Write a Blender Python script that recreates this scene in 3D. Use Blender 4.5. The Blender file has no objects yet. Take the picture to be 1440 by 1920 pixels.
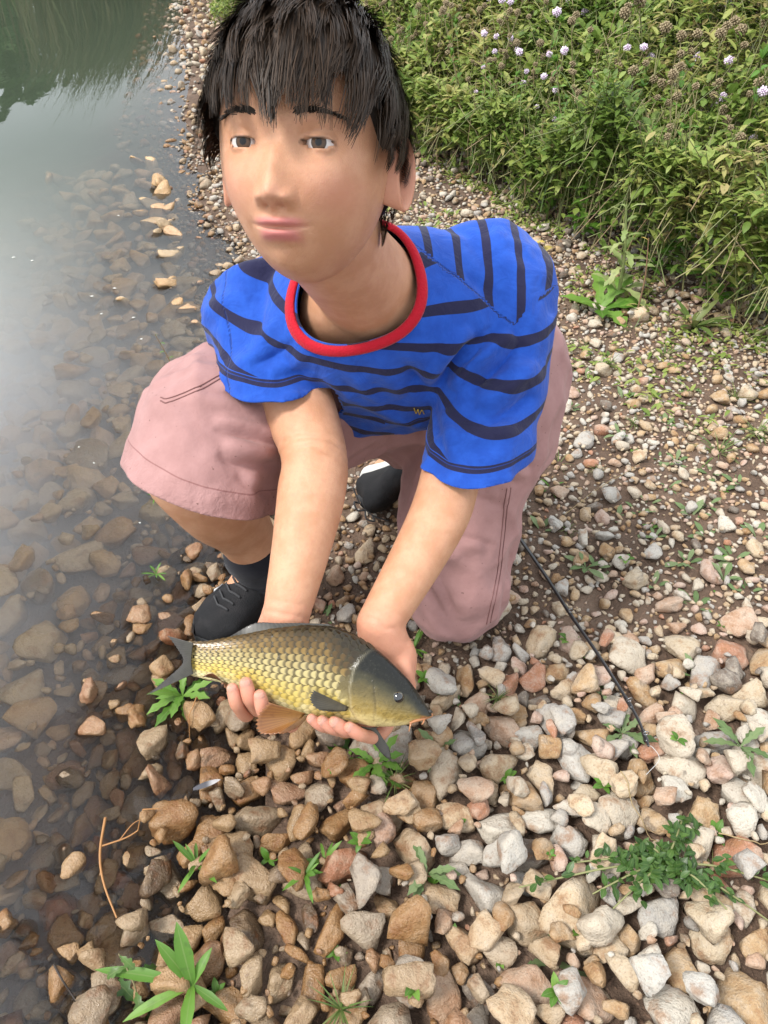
import bpy, bmesh, math, random
import numpy as np
from mathutils import Vector, Matrix
from mathutils.bvhtree import BVHTree

# ------------------------------------------------------------------ camera, sky, sun, exposure
SC = bpy.context.scene
COL = SC.collection
CAM = np.array([0.0, 0.0, 1.05]); PITCH = math.radians(42.0); FPX = 1387.0
cam_d = bpy.data.cameras.new('camera'); cam = bpy.data.objects.new('camera', cam_d); COL.objects.link(cam)
cam.location = CAM; cam.rotation_euler = (math.pi/2 - PITCH, 0, 0)
cam_d.sensor_fit = 'VERTICAL'; cam_d.sensor_height = 36.0; cam_d.lens = 26.0
cam_d.clip_start = 0.02; cam_d.clip_end = 500.0
SC.camera = cam

world = bpy.data.worlds.new('World'); SC.world = world; world.use_nodes = True
SUN_EL, SUN_AZ = math.radians(56), math.radians(-70)      # azimuth from +Y, negative = towards the water side
wn = world.node_tree.nodes; wl = world.node_tree.links
sky = wn.new('ShaderNodeTexSky'); sky.sky_type = 'NISHITA'; sky.sun_disc = False
sky.sun_elevation = SUN_EL; sky.sun_rotation = SUN_AZ
sky.air_density = 1.6; sky.dust_density = 4.0; sky.ozone_density = 1.0
wtc = wn.new('ShaderNodeTexCoord')
wno = wn.new('ShaderNodeTexNoise'); wno.inputs['Scale'].default_value = 1.6; wno.inputs['Detail'].default_value = 5
wl.new(wtc.outputs['Generated'], wno.inputs['Vector'])
wmr = wn.new('ShaderNodeMapRange'); wmr.inputs['From Min'].default_value = 0.3; wmr.inputs['From Max'].default_value = 0.7
wmr.inputs['To Min'].default_value = 8.0; wmr.inputs['To Max'].default_value = 11.0
wl.new(wno.outputs['Fac'], wmr.inputs['Value'])
wcl = wn.new('ShaderNodeCombineColor')                      # pale cloud layer, almost grey
wl.new(wmr.outputs['Result'], wcl.inputs[0]); wl.new(wmr.outputs['Result'], wcl.inputs[1]); wl.new(wmr.outputs['Result'], wcl.inputs[2])
wtint = wn.new('ShaderNodeMix'); wtint.data_type = 'RGBA'; wtint.blend_type = 'MULTIPLY'; wtint.inputs['Factor'].default_value = 1.0
wtint.inputs['B'].default_value = (0.95, 1.0, 1.06, 1); wl.new(wcl.outputs[0], wtint.inputs['A'])
wmx = wn.new('ShaderNodeMix'); wmx.data_type = 'RGBA'; wmx.inputs['Factor'].default_value = 0.82
wl.new(sky.outputs['Color'], wmx.inputs['A']); wl.new(wtint.outputs['Result'], wmx.inputs['B'])
wl.new(wmx.outputs['Result'], wn['Background'].inputs['Color'])
wn['Background'].inputs['Strength'].default_value = 0.105

sun_d = bpy.data.lights.new('sun', 'SUN'); sun_d.energy = 2.1; sun_d.angle = math.radians(14); sun_d.color = (1.0, 0.97, 0.93)
sun = bpy.data.objects.new('sun', sun_d); COL.objects.link(sun)
_sd = Vector((math.sin(SUN_AZ)*math.cos(SUN_EL), math.cos(SUN_AZ)*math.cos(SUN_EL), math.sin(SUN_EL)))
_sd = Vector((-0.50, -0.22, 0.84)).normalized()
SUN_EL = math.asin(_sd.z); sky.sun_elevation = SUN_EL; sky.sun_rotation = math.atan2(_sd.x, _sd.y)
sun.rotation_euler = _sd.to_track_quat('Z', 'Y').to_euler()
SC.view_settings.view_transform = 'Standard'; SC.view_settings.look = 'None'
SC.view_settings.exposure = 0.98; SC.view_settings.gamma = 1.0
SC.cycles.use_denoising = True
SC.cycles.max_bounces = 10; SC.cycles.transparent_max_bounces = 12; SC.cycles.volume_bounces = 7
SC.cycles.caustics_reflective = False; SC.cycles.caustics_refractive = False
SC.cycles.volume_step_rate = .02; SC.cycles.volume_max_steps = 256
SC.cycles.sample_clamp_indirect = 6.0

# ------------------------------------------------------------------ helpers
rng = np.random.default_rng(7); random.seed(7)
FW = np.array([0, math.cos(PITCH), -math.sin(PITCH)]); UP = np.array([0, math.sin(PITCH), math.cos(PITCH)]); RT = np.array([1.0, 0, 0])
def px(x, y, d): return CAM + d*(FW + RT*(x-720)/FPX - UP*(y-960)/FPX)
def gz(x, y, z=0.0):
    v = FW + RT*(x-720)/FPX - UP*(y-960)/FPX
    return CAM + v*((z-CAM[2])/v[2])
def pray(x, y):
    v = FW + RT*(x-720)/FPX - UP*(y-960)/FPX
    return Vector(v/np.linalg.norm(v))
def unit(v): v = np.asarray(v, float); return v/(np.linalg.norm(v)+1e-12)

class MB:
    """collects geometry with a few float attributes per vertex"""
    def __init__(s): s.v = []; s.f3 = []; s.f4 = []; s.at = {}; s.n = 0
    def add(s, verts, quads=None, tris=None, **at):
        v = np.asarray(verts, float).reshape(-1, 3); k = len(v)
        if quads is not None and len(quads): s.f4.append(np.asarray(quads, int)+s.n)
        if tris is not None and len(tris): s.f3.append(np.asarray(tris, int)+s.n)
        for key in set(s.at) | set(at):
            val = at.get(key, 0.0)
            arr = np.full(k, val, float) if np.isscalar(val) else np.asarray(val, float)
            if key not in s.at: s.at[key] = [np.zeros(s.n)] if s.n else []
            s.at[key].append(arr)
        s.v.append(v); s.n += k
    def mesh(s, name, mat=None, smooth=True):
        me = bpy.data.meshes.new(name)
        v = np.concatenate(s.v) if s.v else np.zeros((0, 3))
        f4 = np.concatenate(s.f4) if s.f4 else np.zeros((0, 4), int); f3 = np.concatenate(s.f3) if s.f3 else np.zeros((0, 3), int)
        me.vertices.add(len(v)); me.vertices.foreach_set('co', v.ravel())
        me.loops.add(f4.size+f3.size); me.loops.foreach_set('vertex_index', np.concatenate([f4.ravel(), f3.ravel()]).astype(np.int32))
        tot = np.concatenate([np.full(len(f4), 4), np.full(len(f3), 3)]).astype(np.int32)
        st = np.concatenate([[0], np.cumsum(tot)[:-1]]).astype(np.int32) if len(tot) else tot
        me.polygons.add(len(tot)); me.polygons.foreach_set('loop_start', st); me.polygons.foreach_set('loop_total', tot)
        if smooth: me.polygons.foreach_set('use_smooth', np.ones(len(tot), bool))
        me.update(calc_edges=True); me.validate()
        for k, a in s.at.items():
            at = me.attributes.new(k, 'FLOAT', 'POINT'); at.data.foreach_set('value', np.concatenate(a).astype(np.float32))
        if mat: me.materials.append(mat)
        return me
    def obj(s, name, mat=None, parent=None, smooth=True): return link(name, s.mesh(name, mat, smooth), parent)

def link(name, me, parent=None):
    o = bpy.data.objects.new(name, me); COL.objects.link(o)
    if parent is not None: o.parent = parent
    return o
def tag(o, label=None, cat=None, group=None, kind=None):
    if label: o['label'] = label
    if cat: o['category'] = cat
    if group: o['group'] = group
    if kind: o['kind'] = kind
    return o
def empty(name, loc, rz=0.0):
    o = link(name, None); o.location = loc; o.rotation_euler = (0, 0, rz); o.empty_display_size = 0.02; return o
def copy_tree(o, parent=None):
    c = o.copy(); COL.objects.link(c); c.parent = parent
    for ch in list(o.children): copy_tree(ch, c)
    return c
def refresh(): bpy.context.view_layer.update()
def keep_parent(ch, par):
    """parent without moving (par must have no scale)"""
    ch.parent = par; ch.matrix_parent_inverse = (Matrix.Translation(par.location) @ par.rotation_euler.to_matrix().to_4x4()).inverted()
    return ch

# numpy value noise (3D), fractal
_perm = np.random.default_rng(3).integers(0, 2**31, 4096)
def _hash(i, j, k): return _perm[(i*73856093 ^ j*19349663 ^ k*83492791) & 4095] / 2.0**31
def vnoise(p):
    p = np.asarray(p, float); i = np.floor(p).astype(int); f = p-i; f = f*f*(3-2*f); r = 0
    for dx in (0, 1):
        for dy in (0, 1):
            for dz in (0, 1):
                w = (f[..., 0] if dx else 1-f[..., 0])*(f[..., 1] if dy else 1-f[..., 1])*(f[..., 2] if dz else 1-f[..., 2])
                r = r+w*_hash(i[..., 0]+dx, i[..., 1]+dy, i[..., 2]+dz)
    return r*2-1
def fbm(p, o=3):
    a = 1.0; r = 0; p = np.asarray(p, float)
    for _ in range(o): r = r+a*vnoise(p); p = p*2.03+11.7; a *= .5
    return r
def sstep(a, b, x): t = np.clip((np.asarray(x, float)-a)/(b-a), 0, 1); return t*t*(3-2*t)

def grid_quads(nu, nv, closed_v=True):
    q = []
    iu = np.arange(nu-1)[:, None]; iv = np.arange(nv if closed_v else nv-1)[None, :]
    a = iu*nv+iv; b = iu*nv+(iv+1) % nv; c = (iu+1)*nv+(iv+1) % nv; d = (iu+1)*nv+iv
    return np.stack([a, b, c, d], -1).reshape(-1, 4)

def spline(pts, n):
    """Catmull-Rom through pts (k x m) -> n samples"""
    P = np.asarray(pts, float); k = len(P)
    if k == 2: return P[0]+(P[1]-P[0])*np.linspace(0, 1, n)[:, None]
    E = np.vstack([2*P[0]-P[1], P, 2*P[-1]-P[-2]]); t = np.linspace(0, k-1-1e-9, n); i = t.astype(int); f = (t-i)[:, None]
    a, b, c, d = E[i], E[i+1], E[i+2], E[i+3]
    return .5*((2*b)+(-a+c)*f+(2*a-5*b+4*c-d)*f**2+(-a+3*b-3*c+d)*f**3)

def tube(path, rad, seg=16, ref=(0, 0, 1), cap=True, flat=1.0, rings=None):
    """tapered tube; rad per point (scalar or (a,b)); rounded caps by short end rings. returns verts, quads, tris"""
    P = np.asarray(path, float); n = len(P); R = np.asarray(rad, float)
    if R.ndim == 0: R = np.full(n, float(R))
    if R.ndim == 1: R = np.stack([R, R*flat], 1)
    T = np.gradient(P, axis=0); T /= np.linalg.norm(T, axis=1)[:, None]+1e-12
    if cap:
        add0, add1 = [], []; 
        for q in (0.35, 0.7, 0.93):
            c = math.sqrt(1-q*q); add0.insert(0, (P[0]-T[0]*R[0].min()*q, R[0]*c, T[0])); add1.append((P[-1]+T[-1]*R[-1].min()*q, R[-1]*c, T[-1]))
        P = np.array([a[0] for a in add0]+list(P)+[a[0] for a in add1]); R = np.array([a[1] for a in add0]+list(R)+[a[1] for a in add1]); T = np.array([a[2] for a in add0]+list(T)+[a[2] for a in add1])
        n = len(P)
    N = np.zeros_like(P); ref = np.asarray(ref, float); N0 = ref-T[0]*(ref@T[0]); N[0] = unit(N0)
    for i in range(1, n):
        q = N[i-1]-T[i]*(N[i-1]@T[i]); N[i] = unit(q)
    B = np.cross(T, N)
    a = np.linspace(0, 2*math.pi, seg, endpoint=False)
    V = P[:, None]+N[:, None]*(np.cos(a)[None, :, None]*R[:, 0][:, None, None])+B[:, None]*(np.sin(a)[None, :, None]*R[:, 1][:, None, None])
    V = V.reshape(-1, 3); Q = grid_quads(n, seg)
    tr = []
    if cap:
        V = np.vstack([V, P[0]-T[0]*R[0].min()*.1, P[-1]+T[-1]*R[-1].min()*.1]); k = n*seg
        for j in range(seg):
            tr.append((k, (j+1) % seg, j)); tr.append((k+1, (n-1)*seg+j, (n-1)*seg+(j+1) % seg))
    return V, Q, tr

# ------------------------------------------------------------------ material helper
class NT:
    def __init__(s, name):
        s.m = bpy.data.materials.new(name); s.m.use_nodes = True; s.t = s.m.node_tree; s.p = s.t.nodes['Principled BSDF']; s.out = s.t.nodes['Material Output']
    def n(s, typ, **kw):
        x = s.t.nodes.new('ShaderNode'+typ)
        for k, v in kw.items():
            if k in ('_',): continue
            setattr(x, k, v)
        return x
    def l(s, a, b): s.t.links.new(a, b)
    def val(s, sock, v):
        if isinstance(v, bpy.types.NodeSocket): s.l(v, sock)
        else: sock.default_value = v
    def math(s, op, a, b=0.0, c=None, clamp=False):
        x = s.n('Math', operation=op, use_clamp=clamp); s.val(x.inputs[0], a); s.val(x.inputs[1], b)
        if c is not None: s.val(x.inputs[2], c)
        return x.outputs[0]
    def noise(s, scale, detail=4.0, rough=.55, vec=None, dist=0.0):
        x = s.n('TexNoise'); x.inputs['Scale'].default_value = scale; x.inputs['Detail'].default_value = detail; x.inputs['Roughness'].default_value = rough; x.inputs['Distortion'].default_value = dist
        if vec is not None: s.l(vec, x.inputs['Vector'])
        return x.outputs['Fac']
    def mr(s, v, a, b, c=0.0, d=1.0, smooth=True):
        x = s.n('MapRange'); x.interpolation_type = 'SMOOTHSTEP' if smooth else 'LINEAR'
        s.val(x.inputs['Value'], v)
        for k, q in zip(('From Min', 'From Max', 'To Min', 'To Max'), (a, b, c, d)): s.val(x.inputs[k], q)
        return x.outputs['Result']
    def mix(s, f, a, b, mode='MIX'):
        x = s.n('Mix', data_type='RGBA', blend_type=mode); s.val(x.inputs['Factor'], f)
        for k, q in (('A', a), ('B', b)):
            if isinstance(q, bpy.types.NodeSocket): s.l(q, [i for i in x.inputs if i.name == k and i.type == 'RGBA'][0])
            else: [i for i in x.inputs if i.name == k and i.type == 'RGBA'][0].default_value = (*q[:3], 1)
        return [o for o in x.outputs if o.type == 'RGBA'][0]
    def ramp(s, f, stops, interp='LINEAR'):
        x = s.n('ValToRGB'); x.color_ramp.interpolation = interp; e = x.color_ramp.elements
        while len(e) < len(stops): e.new(.5)
        for i, (p, c) in enumerate(stops): e[i].position = p; e[i].color = (*c[:3], 1)
        s.val(x.inputs['Fac'], f); return x.outputs['Color']
    def attr(s, name): return s.n('Attribute', attribute_name=name).outputs['Fac']
    def pos(s): return s.n('NewGeometry').outputs['Position']
    def obj(s): return s.n('TexCoord').outputs['Object']
    def bump(s, h, strength=.3, dist=.002, normal=None):
        x = s.n('Bump'); x.inputs['Strength'].default_value = strength; x.inputs['Distance'].default_value = dist; s.l(h, x.inputs['Height'])
        if normal is not None: s.l(normal, x.inputs['Normal'])
        s.l(x.outputs['Normal'], s.p.inputs['Normal']); return x.outputs['Normal']
    def set(s, **kw):
        names = dict(color='Base Color', rough='Roughness', spec='Specular IOR Level', sss='Subsurface Weight', sssr='Subsurface Radius', ssss='Subsurface Scale', metal='Metallic', sheen='Sheen Weight', coat='Coat Weight', coatr='Coat Roughness', trans='Transmission Weight', alpha='Alpha')
        for k, v in kw.items():
            i = s.p.inputs[names[k]]
            if isinstance(v, bpy.types.NodeSocket): s.l(v, i)
            elif k == 'color': i.default_value = (*v[:3], 1)
            else: i.default_value = v
        return s
def plain(name, color, rough=.6, spec=.5, **kw):
    m = NT(name); m.set(color=color, rough=rough, spec=spec, **kw); return m.m
# ------------------------------------------------------------------ terrain, pond, stones
_EY = np.array([-1.0, .10, .25, .35, .53, .77, 1.1, 1.33, 1.78, 2.1, 3.77, 4.45, 8.2, 30.0])
_EX = np.array([-.30, -.37, -.40, -.43, -.41, -.44, -.44, -.50, -.50, -.64, -1.15, -1.30, -2.05, -9.0])
def edge_x(y): return np.interp(y, _EY, _EX)
def ground_z(x, y):
    x = np.asarray(x, float); y = np.asarray(y, float); s = x-edge_x(y)+.02*np.sin(y*9.1)
    up = .105*np.minimum(s, .45)+.02*np.clip(s-.45, 0, 1.2)
    veg = x-np.interp(y, [1.2, 1.86, 2.77, 4.0, 8.0], [1.5, 1.12, .62, -.05, -1.9])
    up = up+.16*np.clip(veg, 0, 3)
    dn = -(.15*(-s)+.22*np.clip(-s-.15, 0, 1.6))
    z = np.where(s > 0, up, np.maximum(dn, -.75))
    p = np.stack([x*7, y*7, x*0], -1)
    z = z-.030*np.exp(-(s/.22)**2)
    return z+.007*fbm(p, 3)*np.clip(1.2-np.abs(s)*.1, .3, 1)-.012

def axis_pts(a, b, fine, far):
    return np.concatenate([np.linspace(-far, a, 24, endpoint=False), np.arange(a, b, fine), np.linspace(b, far, 24)])
gx = axis_pts(-1.6, 1.7, .025, 60.0); gy = np.concatenate([np.linspace(-40, -.2, 12, endpoint=False), np.arange(-.2, 4.5, .03), np.linspace(4.5, 90, 40)])
GX, GY = np.meshgrid(gx, gy, indexing='ij')
gb = MB(); gb.add(np.stack([GX, GY, ground_z(GX, GY)], -1).reshape(-1, 3), quads=grid_quads(len(gx), len(gy), False)[:, ::-1])

mt = NT('soil_with_grit'); pos = mt.pos()
n1 = mt.noise(9, 5, .6, pos); n2 = mt.noise(160, 3, .6, pos); n3 = mt.noise(40, 4, .65, pos)
c = mt.ramp(n1, [(.3, (.065, .042, .029)), (.55, (.125, .083, .058)), (.75, (.20, .142, .102))])
c = mt.mix(mt.mr(n2, .55, .7), c, (.20, .125, .085)); c = mt.mix(mt.mr(n3, .6, .72), c, (.05, .035, .025))
vo = mt.n('TexVoronoi'); vo.inputs['Scale'].default_value = 210; vo.inputs['Randomness'].default_value = 1.0; mt.l(pos, vo.inputs['Vector'])
vs_ = mt.n('SeparateColor'); mt.l(vo.outputs['Color'], vs_.inputs[0]); gc = mt.ramp(vs_.outputs[0], [(0, (.10, .06, .04)), (.35, (.22, .13, .085)), (.6, (.30, .22, .16)), (.8, (.36, .30, .24)), (.93, (.24, .10, .06))], 'CONSTANT')
gm = mt.math('MULTIPLY', mt.mr(vo.outputs['Distance'], .0030, .0018), mt.math('MULTIPLY', mt.math('GREATER_THAN', vs_.outputs[1], .30), mt.mr(n1, .22, .44))); c = mt.mix(gm, c, gc)
mt.set(color=c, rough=.9, spec=.25); mt.bump(mt.math('ADD', mt.math('ADD', n2, n3), mt.math('MULTIPLY', gm, 1.6)), .9, .006)
M_SOIL = mt.m
shore = gb.obj('shore_ground', M_SOIL); tag(shore, 'brown gritty earth of the pond shore and pond bed', kind='structure')

# --- stone material: palette by random value, mottling by place, wet towards the water
def stone_material(name, wet_all=False):
    m = NT(name); pos = m.pos()
    oi = m.n('ObjectInfo').outputs['Random']; r = m.math('FRACT', m.math('ADD', oi, m.attr('rnd')))
    base = m.ramp(r, [(0, (.40, .27, .145)), (.13, (.43, .345, .235)), (.26, (.34, .215, .105)), (.36, (.45, .385, .295)), (.46, (.41, .275, .19)), (.55, (.47, .36, .235)), (.63, (.40, .38, .34)), (.70, (.47, .43, .36)), (.78, (.43, .30, .235)), (.85, (.33, .31, .28)), (.93, (.36, .17, .10)), (.96, (.13, .105, .085))], 'CONSTANT')
    nA = m.noise(38, 5, .62, pos); nB = m.noise(120, 4, .65, pos); nC = m.noise(420, 2, .6, pos); nD = m.noise(22, 3, .5, pos, 1.2)
    c = m.mix(m.mr(nA, .42, .68, 0, .52), base, (.45, .39, .31))
    c = m.mix(m.mr(nA, .50, .30, 0, .7), c, (.25, .125, .055))
    c = m.mix(m.mr(nD, .63, .72, 0, .6), c, (.085, .068, .055))
    c = m.mix(m.math('MULTIPLY', m.mr(nB, .58, .70), .5), c, (.16, .10, .06))
    c = m.mix(m.math('MULTIPLY', m.mr(nC, .56, .72), .28), c, (.58, .53, .46))
    c = m.mix(m.math('MULTIPLY', m.mr(nC, .44, .30), .35), c, (.13, .09, .06))
    sx = m.n('SeparateXYZ'); m.l(pos, sx.inputs[0])
    if wet_all: wet = m.mr(nA, 0, 1, .96, 1.0)
    else:
        k = m.math('ADD', m.math('ADD', sx.outputs['X'], m.math('MULTIPLY', sx.outputs['Y'], .30)), m.math('MULTIPLY', m.math('SUBTRACT', r, .5), .22))
        k = m.math('ADD', k, m.math('MULTIPLY', nA, .12)); wet = m.mr(k, .08, .46, 1.0, 0.0)
    wc = m.mix(1.0, c, (.62, .49, .355), 'MULTIPLY')
    c = m.mix(.38, m.mix(1.0, c, (1.0, .80, .56), 'MULTIPLY'), (.46, .33, .19)) if wet_all else m.mix(wet, c, wc)
    m.set(color=c, rough=m.math('SUBTRACT', m.mr(wet, 0, 1, .88, .40), m.math('MULTIPLY', m.mr(nA, .4, .65), m.math('MULTIPLY', wet, .24))), spec=.4)
    h = m.math('ADD', m.math('MULTIPLY', nB, .8), m.math('ADD', m.math('MULTIPLY', nC, .35), m.math('MULTIPLY', nA, 1.0)))
    m.bump(h, .75, .0055)
    return m.m
M_STONE = stone_material('weathered_stone'); M_BED = stone_material('silted_stone', True)

# --- stone shapes: softly rounded convex polytopes
def ico(sub):
    bm = bmesh.new(); bmesh.ops.create_icosphere(bm, subdivisions=sub, radius=1.0)
    v = np.array([x.co[:] for x in bm.verts]); bm.verts.index_update(); f = np.array([[q.index for q in x.verts] for x in bm.faces]); bm.free(); return v, f
ICO3 = ico(3); ICO2 = ico(2); ICO1 = ico(1)
def rock(r, IC, sharp):
    d = IC[0]; k = r.integers(6, 12); n = r.normal(size=(k, 3)); n[:, 2] *= .8; n /= np.linalg.norm(n, axis=1)[:, None]; h = r.uniform(.52, 1.0, k)
    n = np.vstack([n, np.eye(3), -np.eye(3)]); h = np.concatenate([h, np.full(6, 1.0)])
    q = np.maximum(d@n.T, 0)/h; rad = (q**sharp).sum(1)**(-1/sharp)
    v = d*rad[:, None]; off = r.uniform(0, 90, 3)
    v = v*(1+.10*fbm(d*1.7+off, 3)+.035*fbm(d*6+off, 2))[:, None]
    return v/np.abs(v).max(0)
rr = np.random.default_rng(21)
ROCK3 = [rock(rr, ICO3, rr.uniform(18, 60)) for _ in range(44)]
ROCK2 = [rock(rr, ICO2, rr.uniform(14, 40)) for _ in range(40)]
ROCK1 = [rock(rr, ICO1, 30) for _ in range(24)]

# --- packing: dart throwing in 2-D per size class, then dropped onto a height map
HX0, HY0, HR = -3.2, -.05, .005
hx = np.arange(HX0, 2.1, HR); hy = np.arange(HY0, 8.6, HR); HXg, HYg = np.meshgrid(hx, hy, indexing='ij')
HM = ground_z(HXg, HYg)
class Hash:
    def __init__(s, cell): s.c = cell; s.d = {}
    def near(s, x, y, r):
        c = s.c; k = int(r/c)+1; i0 = int(x//c); j0 = int(y//c)
        for i in range(i0-k, i0+k+1):
            for j in range(j0-k, j0+k+1):
                for t in s.d.get((i, j), ()): yield t
    def put(s, x, y, r): s.d.setdefault((int(x//s.c), int(y//s.c)), []).append((x, y, r))
hs = Hash(.05)
def in_view(x, y, m=.16):
    v = np.array([x, y, .02])-CAM; d = v@FW
    if d < .1: return False
    u = (v@RT)/d*FPX; w = -(v@UP)/d*FPX; mp = m/d*FPX
    return abs(u) < 720+mp and -960-mp < w < 960+mp
BLOCK = []                                     # footprints kept free of tall stones: (x0,y0,x1,y1,radius)
def blocked(x, y, r):
    for (a, b, c_, d, w) in BLOCK:
        ax, ay = c_-a, d-b; t = max(0, min(1, ((x-a)*ax+(y-b)*ay)/(ax*ax+ay*ay))); 
        if math.hypot(x-a-t*ax, y-b-t*ay) < w+r: return True
    return False
STONES = []
def drop(x, y, a, b, c_, yaw, tilt, sink=.0):
    rm = max(a, b); i0 = max(int((x-rm-HX0)/HR), 0); i1 = min(int((x+rm-HX0)/HR)+2, len(hx)); j0 = max(int((y-rm-HY0)/HR), 0); j1 = min(int((y+rm-HY0)/HR)+2, len(hy))
    if i1-i0 < 2 or j1-j0 < 2: return None
    dx = HXg[i0:i1, j0:j1]-x; dy = HYg[i0:i1, j0:j1]-y; cs, sn = math.cos(yaw), math.sin(yaw)
    q = ((dx*cs+dy*sn)/a)**2+((-dx*sn+dy*cs)/b)**2; inn = q < .72
    if not inn.any(): inn = q <= q.min()
    lo = -c_*np.sqrt(np.clip(1-q, 0, 1)); sub = HM[i0:i1, j0:j1]
    z = np.percentile((sub-lo)[inn], 93)-sink
    m2 = q < 1
    sub[m2] = np.maximum(sub[m2], z+c_*.92*np.sqrt(1-q[m2]))
    return z
def scatter(n, rlo, rhi, dens, gap, region, flat=(.5, .85), pile=0.0, zmax=None, cls='dry', power=1.6):
    R = np.sort(rlo+(rhi-rlo)*rng.random(n)**power)[::-1]
    for r in R:
        for _try in range(5):
            x = rng.uniform(*region[0]); y = rng.uniform(*region[1])
            if rng.random() > dens(x, y): continue
            if not in_view(x, y): continue
            if any((x-t[0])**2+(y-t[1])**2 < (gap*(r+t[2]))**2 for t in hs.near(x, y, r+.06)): continue
            if r > .011 and blocked(x, y, r*.6): continue
            asp = rng.uniform(.52, .95); a = r*1.12; b = a*asp; c_ = (a*b)**.5*rng.uniform(*flat)
            yaw = rng.uniform(0, math.pi); z = drop(x, y, a, b, c_, yaw, 0, sink=c_*rng.uniform(.1, .35))
            if z is None: continue
            hs.put(x, y, r); STONES.append((x, y, z, a, b, c_, yaw, rng.normal(0, .28), rng.normal(0, .28), rng.random(), cls)); break
def S(x, y): return x-float(edge_x(y))
BLOCK += [(-.305, .72, -.21, .93, .05), (.10, .80, .15, 1.0, .055), (.05, 1.0, .0, 1.3, .05)]
def big_zone(x, y):       # coarse wet shingle along the water, nearest the camera
    s = S(x, y); q = float(sstep(.80, .55, y-.10*min(max(x, -.3), .6))) if x > -.15 else float(sstep(1.2, .9, y))
    return q*float(sstep(-.12, .02, s))
def mid_zone(x, y): return .9*float(sstep(-.05, .1, S(x, y)))
def bed_zone(x, y): return float(S(x, y) < .06)*float(sstep(-1.9, -.9, S(x, y)))
# a few large ones seen in the photograph at their places: (pixel x, y, half size m, flatness)
for (qx, qy, r, fl) in [(1182, 1232, .040, .5), (1385, 1165, .036, .6), (990, 1375, .030, .6), (1060, 1290, .026, .6), (1190, 1080, .026, .6), (1150, 915, .030, .6), (1095, 825, .030, .5), (1075, 1700, .052, .6),
        (910, 1680, .036, .75), (995, 1730, .034, .7), (1265, 1820, .034, .8), (990, 1850, .036, .6), (1090, 1865, .038, .6), (1245, 1900, .046, .6), (1400, 1890, .050, .55), (1240, 1710, .036, .7), (885, 1590, .032, .6), (800, 1500, .034, .7), (690, 1740, .036, .8),
        (130, 1455, .032, .8), (20, 1795, .028, .8), (395, 1555, .040, .7), (480, 1640, .036, .75), (1330, 1690, .032, .7), (1195, 1455, .030, .8)]:
    p = gz(qx, qy, float(ground_z(*gz(qx, qy, .03)[:2]))+.02); x, y = p[0], p[1]; r *= .82; a = r*1.1; b = a*rng.uniform(.72, .92); c_ = a*fl; yaw = rng.uniform(0, 3.1)
    z = drop(x, y, a, b, c_, yaw, 0, c_*.25); hs.put(x, y, r); STONES.append((x, y, z, a, b, c_, yaw, rng.normal(0, .2), rng.normal(0, .2), rng.random(), 'dry'))
XR, YR = (-.75, .95), (.12, 1.25)
scatter(700, .021, .032, big_zone, .74, (XR, YR))
scatter(1700, .015, .023, big_zone, .74, (XR, YR))
scatter(2200, .009, .016, big_zone, .74, (XR, YR))
scatter(3200, .005, .0105, big_zone, .76, (XR, YR))
# pond bed
scatter(900, .026, .050, bed_zone, .74, ((-2.4, .0), (.05, 3.6)), cls='bed', flat=(.4, .7))
scatter(2200, .014, .030, bed_zone, .74, ((-2.0, .0), (.05, 3.0)), cls='bed', flat=(.4, .7))
scatter(2600, .007, .015, bed_zone, .8, ((-1.3, .0), (.05, 2.0)), cls='bed', flat=(.4, .7))
# gravel path
scatter(260, .017, .030, mid_zone, 1.15, ((-1.5, 1.7), (.3, 4.2)))
scatter(3000, .009, .018, mid_zone, .84, ((-1.6, 1.7), (.25, 4.4)), power=1.3)
scatter(9000, .0052, .010, mid_zone, .80, ((-1.4, 1.7), (.2, 3.8)), power=1.3)
scatter(13000, .003, .0062, mid_zone, .76, ((-.6, 1.5), (.2, 2.8)), power=1.3)
scatter(1500, .010, .032, lambda x, y: float(-.15 < S(x, y) < .9), .95, ((-2.6, .6), (3.8, 8.4)), power=2.2)
# upper layer of the coarse shingle: stones resting in the hollows of those below
hs_keep = hs; hs = Hash(.05)
scatter(190, .018, .028, lambda x, y: big_zone(x, y)*.9, 1.25, (XR, YR))
scatter(200, .011, .018, lambda x, y: big_zone(x, y)*.9, 1.1, (XR, YR))
hs = hs_keep

STONES = [s for s in STONES if not (s[2]+s[5] > -.003 and S(s[0], s[1]) < -.02 and (s[10] == 'bed' or s[1] > .95) and s[9] > .05)]
def stone_matrix(s):
    x, y, z, a, b, c_, yaw, t1, t2, rn, cls = s
    return Matrix.Translation((x, y, z)) @ Matrix.Rotation(yaw, 4, 'Z') @ Matrix.Rotation(t1, 4, 'X') @ Matrix.Rotation(t2, 4, 'Y') @ Matrix.Diagonal((a, b, c_, 1))
def apparent(s):
    v = np.array(s[:3])-CAM; d = v@FW; u = (v@RT)/d*FPX; w = (v@UP)/d*FPX
    return (s[3]/d) if (abs(u) < 720 and abs(w) < 960) else -1
def share(me_list, V, IC, mat, nm):
    for v in V:
        b = MB(); b.add(v, tris=IC[1]); me_list.append(b.mesh(nm, mat))
M3 = []; M3b = []; share(M3, ROCK3, ICO3, M_STONE, 'stone'); share(M3b, ROCK3, ICO3, M_BED, 'stone')
dry = sorted([s for s in STONES if s[10] == 'dry'], key=apparent, reverse=True); bed = sorted([s for s in STONES if s[10] == 'bed'], key=apparent, reverse=True)
bedroot = tag(link('pond_bed', None), 'silty stony bottom of the shallow pond margin', kind='structure')
gravel = MB(); bedgravel = MB()
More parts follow.
